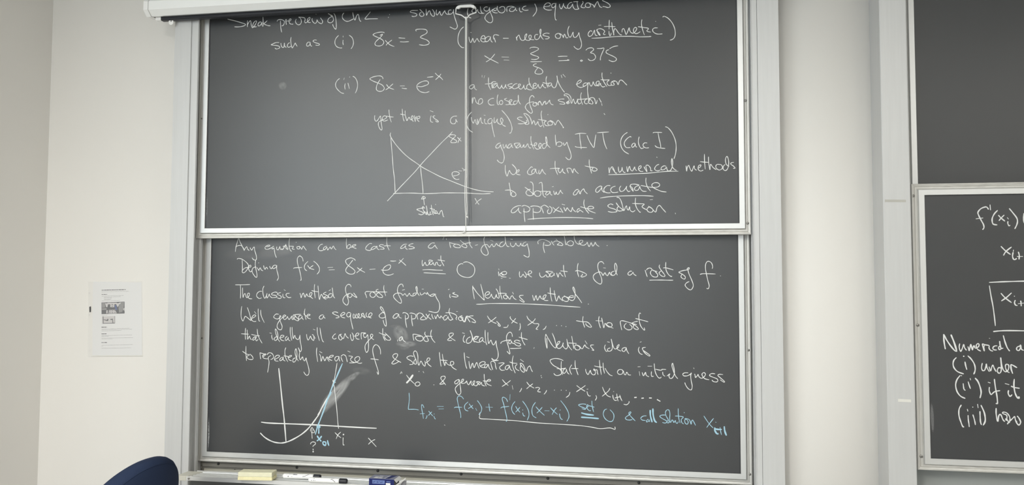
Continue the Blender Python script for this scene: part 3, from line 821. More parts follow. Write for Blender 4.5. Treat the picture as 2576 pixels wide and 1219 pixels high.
310,742 370,790 470,845
410,752 350,810 298,852
562,782 680,775
795,790 850,800 940,790 985,740 980,695 930,695 860,740 830,800 850,860 910,895 980,895 1050,868
978,610 1040,615 1100,610
1165,590 1230,640 1300,705
1250,555 1200,610 1148,665
1632,590 1625,650 1640,710 1670,660 1690,640 1705,690 1740,700 1770,650 1760,600 1800,595 1845,605
1840,620 1790,630 1780,680 1820,680 1850,640 1860,680 1890,700 1900,650 1930,640 1940,680 1990,710 2010,680
2005,500 2010,600 2070,715
1940,590 2020,600 2088,612
1632,792 1750,785 1900,795 2045,800
1655,848 1850,860 2105,872
2455,675 2420,665 2360,700 2335,770 2350,850 2420,915 2530,945 2620,930 2680,860 2690,760 2650,690 2570,640 2510,630 2455,645
#L Any equation can be cast as a root-finding problem
@1140,580
320,60 320,150 330,240 350,300 390,350
280,255 330,243 362,245
445,295 500,283
680,70 640,120 622,180 640,280 690,380 710,450 690,490 640,490 590,450 565,390 580,340 620,290 670,278 700,290 735,335 760,300 790,270 800,300 830,325 860,280 880,255 900,290 960,320
745,110 750,128
1020,220 970,240 940,290 960,325 1010,310 1050,260 1060,200 1050,120 1060,220 1080,290 1110,320 1140,318
750,190 815,212
1160,170 1205,175
1160,240 1165,290 1210,325 1250,290 1270,250 1290,290 1340,310 1370,250 1380,290 1420,310
1480,225 1430,245 1410,290 1440,310 1490,280 1500,260 1510,300 1535,400 1540,500 1520,532 1480,525 1425,492
1725,270 1715,220 1760,185 1840,180 1920,210 1970,250 1960,285 1910,297 1850,290
1840,228 1825,330 1855,450
1990,205 2010,250 2045,295
2025,240 2060,210 2110,210 2180,240 2222,280 2200,298 2140,290 2110,280 2160,240
2080,165 2130,220
2245,80 2265,180 2285,285 2320,230 2380,200 2430,230 2430,280 2390,303 2340,295 2310,270
2450,80 2455,160 2490,240 2540,270 2590,262
@1350,580
860,265 920,240 935,200 905,190 870,205 865,250 900,285 960,292 1010,260 1025,235 1040,280 1065,320 1090,270 1105,240 1120,280 1140,312 1170,270 1185,230 1210,280 1268,320
1425,298 1430,300
#L ie. we want to find a root of f
@1140,580
922,765 930,798
918,825 920,880 930,918
1045,895 1000,880 970,860 1010,830 1060,825 1085,850 1060,885 1000,895 985,860 950,870 950,900 1000,930 1080,938
965,962 1000,962
1132,958 1165,963
1345,820 1340,880 1350,930 1380,930 1415,880 1430,900 1470,945 1480,890 1470,860 1440,825
1480,890 1560,870 1590,840 1570,810 1530,820 1520,870 1545,910 1595,938
1750,845 1755,900 1790,940 1840,925 1880,890 1900,930 1940,930 1950,890 1920,850 1875,825 1920,820 2020,825
2030,850 1990,850 1960,890 1980,930 2030,900 2050,860 2040,880 2055,910
2095,850 2110,900 2125,940 2140,880 2165,850 2190,890 2230,925
2235,690 2240,800 2275,940
2170,812 2250,820 2320,828
@1350,580
842,655 825,740 830,850 855,935
780,818 830,805 900,825 980,860 1010,890 980,920 920,935 895,920 930,890 920,870
1365,675 1330,630 1280,630 1245,670 1240,750 1270,850 1310,950 1320,1030 1300,1075 1250,1065 1180,1010 1145,940 1170,880 1240,840 1290,835 1320,860 1345,905 1370,860 1390,850 1400,880 1435,910 1460,860 1480,840 1490,880 1540,905 1590,880 1620,800 1625,720 1595,655 1580,700 1590,800 1635,900
1575,820 1530,830 1510,870 1530,895
1348,750 1400,755
1930,820 1890,820 1850,860 1860,895 1900,895 1940,860 1950,840 1970,880 2020,912
@1600,640,10.733
245,415 270,500 305,600
280,420 310,380 370,360 410,375 440,410 500,440 575,455
430,420 400,450 390,510 440,580 510,605 570,595 585,540 540,480 510,450
640,270 625,330 670,410 740,500 780,560 760,590 700,580 640,530 625,480 680,440
805,200 800,330 820,440 880,540 950,590 970,575
735,360 800,355 900,380 1010,412
360,690 500,685 700,685 880,690 1005,690
1390,410 1380,380 1430,350 1435,380 1390,410 1270,430 1155,470 1200,500 1270,540 1330,600 1320,650 1280,655 1220,610 1220,560 1260,520
1400,410 1430,520 1500,680 1545,820 1520,910 1470,950 1400,920 1335,850 1330,800 1380,750 1440,725
2055,380 2070,320 2040,230 1980,185 1920,190 1880,260 1875,380 1900,520 1940,700 1975,830 1960,905 1930,920 1905,905
1725,535 1800,515 1950,515 2150,522
2270,572 2290,573
#L The classic method for root finding is Newton's method.
@580,690
95,208 240,208 395,203
200,215 205,350 200,485
245,265 245,370 255,465 270,410 295,385 310,430 330,470 370,440 385,400 370,375 345,390 345,440 380,485 440,490
635,340 590,340 540,380 530,440 580,485 630,470
680,230 655,290 660,400 690,480 720,440 740,380 730,430 740,475 770,430 785,395 800,440 850,475
950,365 900,355 840,380 835,410 900,420 940,440 920,460 850,470
1020,365 960,380 950,400 1010,430 1030,460 1000,485 940,470
1060,390 1060,440 1080,470 1110,468
1080,305 1115,328
1195,380 1140,385 1125,420 1170,465 1230,462
1405,375 1420,420 1430,470 1450,410 1475,375 1490,410 1510,460 1530,410 1545,390 1560,430 1610,450 1640,410 1650,375 1620,365 1600,400 1610,440 1670,490
1705,195 1695,300 1715,480
1640,325 1700,338 1775,350
1770,225 1780,340 1800,505 1820,440 1840,400 1860,430 1890,480 1940,500
1940,355 1900,370 1880,395 1930,410 1970,440 1970,470 1930,470 1890,465 1940,430
2060,265 2070,350 2085,440 2115,480
2060,390 2010,390 1980,430 2000,470 2050,450 2065,400
1990,330 2030,305
2440,255 2430,215 2380,200 2335,250 2330,330 2360,430 2390,540 2370,610 2340,615 2290,570 2275,510 2310,440 2370,395 2420,385
2440,380 2390,390 2380,440 2420,465 2460,430 2450,390 2490,430 2560,465 2530,420 2490,370
@860,690
505,475 490,420 470,370 500,345 570,345 680,350
600,360 570,390 580,440 630,465 680,430 670,380 620,355
740,300 700,310 700,340 750,370 820,430 820,460 770,465 720,440 700,400 720,380 760,360
855,215 850,300 890,435
600,350 750,352 920,355
1245,255 1230,205 1190,195 1145,240 1125,320 1150,410 1200,510 1205,570 1170,575 1100,520 1050,460 1050,420 1100,380 1170,375 1210,390 1235,420 1270,390 1290,400 1320,440 1350,400 1370,380 1390,420 1440,435 1490,410 1520,360 1530,300 1515,240 1500,270 1520,350 1570,430
1500,370 1450,385 1440,420
1220,318 1275,303
1620,293 1660,295
1585,360 1600,410 1640,400 1680,370 1720,400 1730,360 1760,410 1800,435
1910,400 1850,395 1800,415 1800,440 1850,435 1885,410 1920,480 1970,570 1980,670 1950,750 1890,770 1820,755 1755,740
2150,310 2180,293
2190,395 2185,440 2200,475
2290,365 2245,375 2270,395 2340,420 2350,440 2310,455 2220,438
@1160,690
235,225 240,330 270,500
240,250 330,380 460,510 465,490 440,370 395,190
500,425 570,390 575,360 530,350 490,390 490,450 540,480 590,450 615,395 625,440 670,490 700,440 715,400 720,450 760,480 770,430 740,340 705,285
785,230 790,360 830,505
745,385 820,378 910,385 900,410 860,430 870,480 920,490 935,450 900,420 940,440 985,500 1010,450 1040,430 1070,480 1120,510
1040,355 1062,400
1265,420 1200,425 1180,450 1230,500 1280,550 1250,555 1180,510
1445,415 1460,470 1480,525 1500,460 1520,425 1530,470 1550,520 1580,460 1600,430 1620,480 1670,500 1710,450 1720,415 1680,420 1660,470 1690,520 1765,525
1805,260 1810,400 1840,545
1750,370 1830,390 1915,400
1885,320 1900,430 1930,540 1960,470 1980,430 2000,480 2060,535
2110,440 2060,460 2050,500 2100,540 2160,540 2170,490 2120,450 2080,430 2150,460 2230,465 2290,450
2280,430 2220,430 2180,470 2200,510 2260,525 2300,480 2310,400 2300,310 2275,250 2265,290 2310,390 2380,480 2445,575
305,600 400,600 600,588 1000,588 1400,598 1800,618 2100,640 2415,662
2576,595 2578,600
#L We'll generate a sequence of approximations x0, x1, x2, ... to the root
@580,690
228,640 215,740 215,860 250,940 275,890 300,845 350,880 410,930 410,900 380,780 340,665
430,890 500,850 510,825 470,820 430,870 430,920 470,950 520,945
480,745 520,795
560,690 560,800 575,930 600,940
612,715 620,830 685,975
980,805 920,800 875,850 890,880 950,900 1000,870 1020,850 1000,830 995,900 1020,980 1045,1050 1030,1110 990,1115 950,1080 945,1020 980,950 1040,880 1100,850 1120,830 1080,820 1060,860 1090,910 1130,890 1150,850 1160,870 1185,910 1220,870 1240,840 1240,880 1260,910 1290,880 1310,830 1280,815 1265,850 1280,890 1350,935 1380,920 1350,880 1300,830 1320,810 1430,805
1440,830 1400,830 1375,870 1395,905 1440,870 1450,840 1450,880 1480,915
1510,690 1495,770 1515,850 1530,915
1480,790 1530,840 1590,830 1610,810 1570,805 1545,840 1570,880 1625,900
1880,815 1830,825 1795,870 1815,900 1860,890 1890,830 1890,860 1920,888
2180,775 2120,755 2065,775 2110,810 2190,845 2190,870 2130,880
2230,840 2310,800 2310,775 2270,770 2230,820 2250,860 2320,880
2430,775 2380,770 2350,820 2380,860 2420,840 2435,780 2430,880 2455,1000 2480,1110
2490,790 2480,850 2500,885 2540,830 2550,790
@860,690
260,800 270,860 310,880 350,840 350,790 330,800 320,850 370,880 400,840 395,790 410,830 470,880
400,810 430,780 450,830 480,880
510,770 490,800 500,850 550,860 600,830 610,790 580,775 545,810 550,860 600,880
870,790 830,770 790,790 755,830 775,870 830,880 880,850 860,760 830,690 790,650 780,680 830,750 870,800 890,900 900,1000 895,1045 860,1010 835,920
1140,795 1090,795 1040,850 1050,885 1110,870 1150,800 1160,860 1210,885
1230,785 1260,770 1320,790 1350,840 1330,890 1280,900
1285,815 1290,940 1315,1075
1370,785 1410,780 1480,800 1500,840 1480,890 1420,900
1410,815 1415,920 1435,1045
1520,790 1525,850 1540,910
1530,810 1560,780 1620,790 1660,840 1700,880 1680,910 1620,915 1590,900 1620,860 1660,830
1700,795 1750,860 1810,910
1780,795 1740,850 1710,910
1820,800 1830,850 1855,900
1880,830 1900,895 1920,850 1940,810 1955,850 1990,880 2000,840 2020,850 2040,885
2130,830 2090,830 2055,880 2080,925 2130,890 2150,850 2160,890 2200,925 2250,900
2185,680 2170,760 2210,850 2255,915
2100,775 2200,775 2290,805 2330,850 2310,890 2330,918
2315,745 2350,748
2440,830 2390,850 2360,890 2390,930 2440,920 2450,870 2400,860 2440,900 2490,960 2520,880 2550,840 2576,870
@1160,690
-10,850 60,960 90,880 115,840 140,900 185,965
250,835 180,840 170,860 240,900 290,950 280,975 210,955
530,835 570,900 640,960 715,990
712,860 640,920 550,980
715,945 760,985 795,1040 770,1045 745,1010 770,990
855,1070 930,1065 955,1015
1000,845 995,880 1050,940 1145,988
1108,885 1070,930 1020,988
1190,985 1200,1040 1190,1110 1170,1125
1330,835 1360,900 1430,960 1490,995
1505,890 1460,950 1345,1030
1490,995 1560,995 1570,1030 1520,1100 1560,1110
1655,1115 1695,1095 1725,1040
1930,1030 1935,1034
2030,1035 2036,1038
2120,1050 2126,1055
@1340,770
1022,200 1015,300 1055,430
880,290 1000,310 1110,320 1180,390 1185,420 1140,415 1080,370 1080,340
1348,200 1335,300 1375,440
1275,290 1400,298
1395,230 1420,340 1440,435 1455,370 1470,345 1500,390 1560,420 1610,390 1590,340 1540,330 1500,350 1520,390 1635,445
1805,480 1785,390 1775,310 1810,290 1900,310 2030,350 2110,370
1900,340 1860,380 1860,430 1930,475 2000,460 2010,410 1960,360
2130,300 2050,320 2010,350 2080,390 2140,450 2110,470 2050,440 2040,390 2070,370
2190,150 2165,135 2150,190 2160,300 2190,400 2250,475 2270,470 2255,430
2080,245 2200,275 2340,312
#L that ideally will converge to a root & ideally fast. Newton's idea is
@590,810
225,115 215,240 225,350
135,232 220,238 290,240
255,150 260,250 265,345 290,300 305,280 320,330 350,355
450,290 400,300 365,345 390,360 430,310 440,300 430,350 450,375 480,340
460,135 470,240 510,340 560,425
340,245 440,268 510,275
755,250 755,300 775,360
710,215 755,225
870,290 830,300 800,340 830,370 870,330 880,270 860,180 830,135 830,200 870,320 920,398
900,320 980,300 1000,270 950,265 925,310 950,360 1010,375
1070,280 1030,320 1040,370 1080,330 1090,300 1090,350 1130,378
1130,95 1130,220 1160,370
1165,95 1170,200 1190,330 1210,280 1225,270 1240,320 1290,350 1320,290 1325,260 1330,380 1350,480 1355,560 1330,590 1290,510
1460,240 1465,300 1490,360 1520,320 1540,280 1560,330 1600,370 1610,320 1595,260 1570,250
1620,280 1610,310 1640,320
1590,140 1635,155
1675,100 1680,220 1720,375
1730,110 1750,250 1780,370 1810,400
2050,230 2010,260 1985,310 2020,340 2065,320
2170,240 2120,260 2110,320 2150,360 2180,320 2150,270 2130,250 2200,330 2225,270 2240,230 2260,280 2310,325
2350,240 2350,300 2380,370 2410,330 2400,250 2375,210
2420,280 2490,270 2520,230 2480,220 2450,270 2470,330 2530,345
#U yet there is a (unique) solution
@1160,250,12.193
1020,550 1010,620 1015,710 1060,700 1100,620 1110,600 1110,680 1150,740 1210,765 1260,720 1285,650 1265,590 1225,575 1210,620 1230,700 1290,790 1370,828
1245,330 1320,410 1420,530 1510,690 1560,850 1550,970 1510,1030 1475,1025
#L that ideally will converge to a root & ideally fast. Newton's idea is
@860,810
400,345 390,280 395,215 430,215 490,215
490,230 440,240 450,300 490,300 520,250 530,320 540,450 535,560 500,610 475,560 470,480 500,420 560,350 610,300 630,260 600,240 580,260 590,310 650,355
828,120 830,240 850,320 880,375
750,208 830,245 880,250
870,210 930,270 985,330 970,362 910,355 870,310 870,270 910,250
1125,350 1130,388
1225,290 1180,310 1160,350 1175,375 1210,350 1225,300 1240,360 1295,405
1440,235 1445,300 1458,370
1440,240 1530,250 1630,290 1640,350 1590,380 1520,360 1490,310 1530,280 1600,290
1690,190 1680,240 1730,310 1750,370 1720,390 1670,370 1660,320 1690,290 1740,280 1835,288
1820,150 1800,220 1810,300 1850,370 1890,412
2300,375 2200,310 2170,260 2190,225 2250,220 2255,250 2200,300 2145,350 2160,370 2230,365
@1110,810
475,260 445,330 455,390 490,408
425,212 475,228
590,295 540,320 510,370 520,420 570,420 620,370 625,280 585,165 620,250 650,360 675,408
765,290 700,285 670,310 700,350 750,290 700,300 655,340 670,380 740,405 790,400
845,310 800,320 770,370 800,395 840,350 850,320 840,370 890,410
890,155 890,260 905,400 925,460
945,200 945,320 960,430 990,380 1010,365 1030,420 1060,460 1100,400 1110,375 1120,480 1150,600 1150,700 1110,760 1060,760 1020,725
1440,295 1430,230 1390,200 1340,240 1320,320 1340,420 1370,530 1390,620 1380,640 1330,585
1205,435 1220,400 1300,370 1410,355
1415,360 1370,380 1370,425 1410,430 1420,380 1440,420 1480,430
1600,385 1530,360 1480,385 1520,410 1590,430 1610,465 1570,480 1510,460 1480,420
1625,200 1625,300 1660,400 1700,465
1570,300 1660,325 1750,352
1390,530 1500,530 1620,520
1885,505 1875,535
@1340,770
265,560 255,640 265,740 290,850 290,740 285,640
265,560 320,660 400,790 460,840 475,800 440,650 395,540
485,800 540,740 550,710 510,720 490,780 500,840 550,850 600,800 620,735 610,790 640,840 680,860 710,810 700,720 690,660
700,740 740,820 795,885
790,600 810,720 835,860
720,740 800,745 890,750
880,770 850,810 870,870 930,880 960,840 920,800 880,780 940,800 1000,860 1040,800 1060,780 1080,820 1150,860
1060,695 1105,765
1240,780 1180,785 1180,820 1240,890 1195,880
1475,775 1455,830 1480,900 1510,915
1510,715 1560,728
1570,840 1520,860 1520,900 1570,905 1610,860 1610,760 1590,660 1620,780 1660,860 1720,840 1750,790 1740,775 1710,810 1720,870 1790,905
1880,830 1820,850 1810,890 1850,915 1885,870 1890,830 1910,900 1950,960
2160,820 2140,880 2170,950 2225,975
2170,725 2205,715
2290,830 2230,840 2230,880 2310,940 2370,985 2360,1005 2290,960 2235,900
#L to repeatedly linearize f & solve the linearization. Start with an initial guess
@590,810
232,480 230,600 235,700 245,780
160,585 240,640 310,660
310,640 360,690 375,740 330,755 270,735 250,690 300,665
515,620 520,680 530,745
510,615 600,640 640,645 590,690 570,670 620,650
600,640 570,690 600,730 680,740
660,660 690,620 750,625 790,680 780,730 730,755
740,670 690,700 685,740 700,800 690,900 670,1015
810,750 860,730 910,690 890,665 840,680 810,740 830,780 890,785
970,700 920,740 925,780 970,750 985,700 990,760 1030,785
1040,510 1020,580 1030,700 1080,800
990,680 1070,690 1090,720
1090,720 1150,690 1150,670 1110,680 1090,720 1110,760 1160,780
1240,720 1190,740 1180,790 1210,805 1250,750 1265,640 1245,535 1225,600 1250,710 1295,785
1290,510 1320,600 1310,680 1330,760 1360,720 1380,700 1390,750 1420,780 1450,720 1460,780 1490,880 1510,980 1500,1050 1465,1075 1430,1050 1400,1000
1668,510 1660,620 1685,800
1720,640 1745,700 1755,790 1780,720 1790,690 1810,740 1830,780 1860,720 1880,700 1890,750 1920,795
1720,590 1775,620
1900,720 1980,700 2000,670 1960,670 1910,710 1920,750 1980,775
2110,690 2050,700 2030,750 2060,785 2100,740 2115,690 2120,750 2135,790
2155,700 2170,750 2195,800
2155,690 2200,655 2250,680 2270,740 2285,805
2290,580 2345,605
2310,680 2390,695 2350,740 2370,790 2440,815
@860,810
150,820 240,820 310,800 360,750 350,700 300,700 260,740 280,790 350,830 410,820
785,650 780,560 740,480 680,455 630,520 630,620 660,740 700,870 740,1000 735,1055 710,1000
580,740 660,745 745,760
1200,815 1100,760 1040,710 1040,660 1090,635 1130,650 1110,710 1050,780 1010,830 1050,845 1110,820 1160,785
1450,690 1380,680 1320,710 1330,740 1400,780 1440,820 1430,850 1370,855
1500,740 1460,790 1470,840 1510,840 1500,760 1470,690 1450,620 1480,580 1520,610 1540,700 1540,800 1560,870 1590,800 1610,790 1640,850 1680,890 1690,830 1680,780
1690,830 1770,770 1780,730 1740,725 1720,780 1750,850 1815,900
1975,605 1985,720 2010,895
2035,640 2050,750 2085,880 2100,800 2140,850 2200,870 2260,850 2260,800 2210,795 2200,850 2250,920 2325,965
1990,765 2070,770 2140,775
@1110,810
465,610 475,750 500,880 520,940
510,695 570,718
560,785 570,860 590,940 620,850 640,830 650,890 670,915 700,840 720,815 740,870 770,935
790,880 870,850 890,810 840,795 780,830 780,880 830,910 890,920
930,850 890,860 880,910 910,920 940,870 950,850 970,920 1015,970
1000,810 1020,890 1045,965
1000,810 1040,785 1090,820 1100,890 1120,955
1020,735 1070,775 1160,770
1160,830 1230,820 1275,830 1210,880 1180,920 1220,970 1290,965
1380,870 1320,880 1295,930 1330,960 1370,910 1380,880 1400,950 1440,980
1460,675 1440,780 1450,900 1500,1030
1380,800 1450,825 1540,830
1540,850 1500,890 1520,950 1580,980
1600,750 1670,800
1600,850 1640,900 1680,960 1680,1010 1640,995 1600,940 1610,880 1600,830 1660,860 1720,990 1750,920 1795,885 1820,950 1850,1005
2020,1070 2025,1095
2030,1115 2035,1120
@1370,870
380,295 320,265 220,250 130,270 115,310 180,390 290,450 340,510 330,570 260,595 210,580 185,548
340,305 335,400 345,500 365,580
245,452 340,460 430,440
430,450 390,470 370,530 400,550 440,500 440,460 460,530 500,570
550,375 510,450 520,520 550,575
540,455 600,452 685,455
618,285 620,400 650,500 680,585
830,460 840,520 880,575 910,520 930,490 940,540 980,580 1020,570 1030,520 1000,460 1000,490 1060,480 1070,540 1085,580
1005,400 1100,420 1170,425
1110,280 1120,400 1150,580
1185,335 1190,440 1215,555
1225,445 1260,510 1320,580 1375,600
1590,510 1560,475 1500,480 1475,530 1510,570 1570,560 1595,500 1610,560 1640,580 1660,530 1680,545 1700,580 1750,585
1885,418 1940,415
1915,510 1930,600
1975,530 2000,600 2030,550 2045,530 2060,590 2115,620
2085,405 2175,405
2165,510 2160,570 2170,610 2210,608
2220,350 2230,470 2260,570 2310,640 2350,640 2360,620
2240,465 2330,485 2370,485 2380,470 2460,472
2390,520 2400,580 2440,610
@1540,870
1110,605 1170,560 1150,600 1170,650 1220,640 1260,550 1250,440 1225,345 1210,400 1240,500 1280,600 1330,660
1540,540 1470,540 1430,565 1450,600 1520,600 1580,570 1605,540 1590,600 1600,700 1620,800 1610,870 1580,885 1530,850 1490,790 1470,735
1650,435 1658,460
1670,560 1680,600 1690,635 1730,590 1740,570 1760,620 1810,650 1860,620 1890,570 1860,535 1820,560 1830,610 1880,660 1965,680
2085,560 2010,555 1970,590 2020,620 2120,660 2140,700 2110,725 2050,715 2020,685
2245,575 2170,570 2140,595 2190,640 2270,710 2260,728 2185,680
#L "x0" & generate x1, x2, ..., xi, xi+1, ....
@1000,930
80,30 55,78
90,40 92,72
437,20 434,38
515,25 535,60
180,100 250,190 345,280
w5 315,95 250,190 180,265
400,240 360,270 365,310 410,325 455,290 440,250 395,240
735,298 738,301
980,305 920,230 880,180 890,135 950,125 965,160 920,220 855,285 920,280 960,265
1250,190 1210,200 1160,240 1170,280 1220,260 1250,200 1260,250 1280,400 1280,470 1240,500 1200,470 1170,400 1180,350 1250,280 1320,230 1340,190 1310,190 1290,240 1310,270 1370,260 1400,220 1410,260 1440,300 1470,250 1490,220 1490,270 1520,310 1560,260 1560,220 1530,240 1540,290 1590,320 1630,280 1600,240 1670,235
1680,240 1640,270 1660,300 1700,250 1710,300 1770,325
1755,80 1760,180 1775,270 1800,330
1730,220 1800,225 1880,220 1870,190 1830,200 1800,250 1830,290 1905,320
2120,190 2180,260 2245,315
2290,210 2200,280 2115,335
2320,310 2340,395
2515,365 2495,415 2470,445
@1230,950
765,80 820,150 915,205
890,115 820,170 762,220
938,200 1000,190 1025,215 985,270 1050,285
1170,245 1150,290 1115,330
1325,245 1328,247
1462,245 1466,249
1563,250 1567,253
1640,285 1620,350 1560,395
1775,150 1850,210 1950,270
1955,150 1860,220 1768,280
1980,228 2010,225
1985,270 2000,330 2030,365 2060,360
2165,350 2180,400 2150,455
@1370,870
1170,825 1210,920 1270,1000 1340,1030
1320,850 1290,910 1165,1015
1390,918 1405,918
1380,985 1390,1050 1420,1095 1465,1095
1420,1050 1480,1035 1540,1020
1460,960 1470,1040 1490,1115
1520,985 1540,1050 1570,1110
1600,1175 1660,1185 1705,1150 1710,1115
w4 1815,1040 1865,1035
w4 1960,1055 2010,1050
w4 2115,1048 2170,1050
w4 2275,1078 2345,1118
#C L_f,xi = f(xi) + f'(xi)(x-xi) set= 0 & call solution xi+1
@1000,930
235,460 240,600 220,780 250,795 350,795 430,808
535,765 520,720 490,705 490,780 510,880 525,985
455,885 550,880
600,915 590,960 570,985
630,830 670,880 715,930
695,845 660,880 628,920
735,930 750,970 770,995
742,887 744,890
800,738 935,738
832,788 940,785
1340,590 1300,540 1240,525 1210,570 1220,650 1250,780 1280,900 1280,970
1148,768 1180,752 1310,755
1430,645 1370,700 1355,760 1380,810 1435,830
1450,680 1490,740 1535,785
1525,710 1480,750 1430,780
1580,770 1610,825
1615,615 1670,690 1705,770 1690,850 1645,905
1785,750 1930,755
1848,680 1860,770 1872,840
2230,645 2200,580 2140,550 2120,590 2150,690 2180,820 2210,950 2215,1020 2195,1040
2090,770 2120,750 2180,745 2260,735
2280,490 2275,610
@1230,950
530,475 480,540 460,620 480,690 525,740
540,570 580,640 630,695
630,590 580,650 540,690
683,700 700,760 735,770
683,645 686,648
680,465 750,560 800,660 810,760 775,855
945,490 890,570 870,660 890,760 960,808
950,580 1030,670 1125,758
1080,590 1030,650 970,710
1125,663 1225,665
1245,600 1310,670 1390,738
1370,600 1320,660 1280,742
1440,645 1446,648
1430,720 1440,790 1470,835 1495,835
1450,455 1540,570 1605,690 1620,780 1600,840 1575,878
1970,535 1900,525 1815,545 1860,580 1940,610 1950,635 1880,620
1950,620 2010,570 2000,540 1980,570 1990,620 2040,665 2060,650
2085,460 2090,560 2120,690
2020,560 2080,575 2135,592
w4 1868,705 1980,735 2125,752
w4 1865,793 2040,805 2225,822
2390,628 2340,650 2315,730 2350,820 2430,878 2500,870 2530,800 2520,720 2450,640
@1530,970
550,710 480,640 430,580 420,540 450,525 460,540 430,580 350,640 370,680 430,690 490,680
775,605 710,610 660,650 690,690 760,700
810,670 780,700 780,730 820,710 830,680 835,715 850,720
w4 850,485 855,600 890,735
w4 905,455 910,580 940,700 985,742
1165,590 1090,590 1045,610 1080,650 1170,700 1190,730 1150,750 1095,740
1210,690 1190,730 1210,750 1235,730 1215,680 1170,600 1160,530 1190,485 1230,490 1250,560 1245,660 1260,740 1290,690 1310,700 1330,740 1360,700 1370,740 1400,755 1420,720
1418,455 1420,560 1430,660 1455,750
1355,608 1440,612 1520,630 1480,680 1490,740 1530,770
1535,540 1545,540
1590,660 1550,690 1560,750 1600,775 1620,730 1590,680 1550,660 1640,680 1680,775 1690,720 1710,690 1740,740 1770,800
1935,605 2040,760 2125,850
2135,655 2060,750 1995,840
2170,732 2190,738
w4 2160,840 2160,900 2200,965 2235,965
w4 2165,870 2230,880 2300,880
2265,835 2275,910 2295,990
w4 2350,815 2360,910 2395,1005
#L graph of a curve crossing the axis with tangent
@1230,950
-190,700 -185,752 -180,820 0,832 300,850 600,870 1000,910 1500,940 1800,960 2050,990 2250,1025 2450,1010 2550,1040 2550,985
@1000,930
945,1108 965,1120
@640,900
w3.6 493,205 530,550 570,950 600,1205 625,1500 640,1690
1675,95 1650,250 1620,420 1590,520 1510,740 1400,960 1280,1150
1590,440 1600,490 1650,490
1612,540 1640,780 1670,1050 1690,1300 1705,1430
@640,1000
w3.4 118,708 200,790 300,855 400,895 500,912 580,910 680,885 800,830 950,740 1080,630 1180,510 1260,400 1300,340 1380,170 1480,0
w3.4 135,490 300,510 700,525 1200,545 1700,575 2150,600 2475,615
1140,680 1135,650 1165,600 1190,630 1220,700 1150,700
1165,630 1165,730 1170,825
1140,940 1145,910 1185,890 1235,905 1230,940 1190,970 1185,990
w4 1188,1030 1190,1060
w4 1190,1085 1191,1090
1630,700 1690,760 1755,808
1750,690 1690,750 1655,830
w4 1803,740 1806,742
1798,800 1795,880 1800,950 1825,950
2305,810 2370,880 2470,990
2445,840 2370,880 2308,940
#C graph tangent
@640,900
w3.8 1785,105 1700,300 1640,440 1600,530 1500,780 1430,980 1350,1200
@640,1000
w3.8 1560,-120 1480,40 1410,240 1330,450 1280,580 1235,740
w4 1305,580 1305,650 1302,725
w4 1260,590 1300,565 1335,600
w4 1270,765 1310,830 1355,880
w4 1365,770 1320,830 1265,872
w4 1385,890 1395,940 1440,960 1450,900
w4 1385,890 1420,890 1450,900
w4 1480,855 1490,910 1510,970
#R f'(xi)
@2320,480,10.0625
w4 1680,470 1640,415 1590,405 1480,450 1410,540 1430,620 1490,740 1550,850 1560,930 1525,980
w3.5 1355,705 1540,682
w4 1715,345 1728,485
w4 1910,488 1830,570 1775,680 1770,770 1800,840 1900,858
w4 1925,610 2000,690 2095,765
w3.5 2075,608 2000,680 1940,755
w3.5 2150,670 2185,715
w3.5 2170,765 2165,820 2195,880 2225,862
w4 2200,440 2300,560 2390,680 2410,770 2390,860 2340,960
w4 2576,560 2568,640 2568,760 2610,860
#R x_i+ 
@2320,600,10.0625
w4 1990,190 2100,300 2235,400
w4 2260,208 2120,320 2055,425
w3.5 2310,280 2302,330
w4 2300,340 2285,430 2300,500 2340,530 2390,495
w4 2430,330 2455,420 2448,525
w3.5 2395,450 2550,448
w4 1690,1105 2000,1090 2300,1080 2700,1070
#R boxed xi+
@2320,700,10.0625
w3.5 1698,178 1740,440 1790,700 1830,1000 1850,1200
w4 1990,370 2100,490 2260,610
w4 2260,362 2130,480 2000,570
w4 2320,450 2345,445
w4 2355,545 2335,610 2360,670 2410,685
w4 2490,560 2500,620 2505,700
w3.5 2420,640 2600,618
@2320,820,10.0625
w4 1795,135 1950,118 2200,110 2700,118
#R Numerical a
@2320,820,10.0625
w4.5 540,200 545,320 560,450 585,580
w4.5 540,200 620,350 730,510 830,620 885,625
w5.5 725,210 800,390 870,610
w3.5 950,435 935,530 970,635 1010,570 1050,460 1070,540 1120,610
w3.5 1155,510 1175,570 1190,620 1210,530 1230,455 1250,530 1270,600 1290,520 1310,490 1330,540 1350,560
w3.5 1350,560 1420,520 1440,465 1410,440 1370,470 1370,530 1410,590 1485,630
w3.5 1520,440 1535,520 1570,625 1560,520 1580,480
w3.5 1520,440 1600,470 1690,490 1690,550 1730,610 1790,628
w3.5 1690,305 1715,308
w3.5 1900,495 1830,500 1785,550 1820,595 1890,600
w3.5 1960,500 1930,540 1950,590 1990,570 1975,480 1960,375 1970,500 2000,560 2050,550
w4 2050,230 2090,380 2150,540 2215,630
w3.5 2470,500 2400,530 2390,590 2440,615 2480,560 2480,480 2500,500 2510,580 2570,610
2700,470 2650,480
#R (i) under
@2320,820,10.0625
w4 865,790 800,860 780,960 810,1060 900,1150 1050,1205
w4 1040,755 1055,762
w4 1080,895 1100,1000 1130,1100
w4 1150,745 1230,820 1310,940 1340,1060 1330,1150 1300,1215
w3.5 1520,930 1500,1050 1530,1120 1580,1110 1610,1020 1620,950 1640,1050 1700,1150
w3.5 1690,1020 1730,1130 1760,1030 1790,985 1820,1060 1870,1150
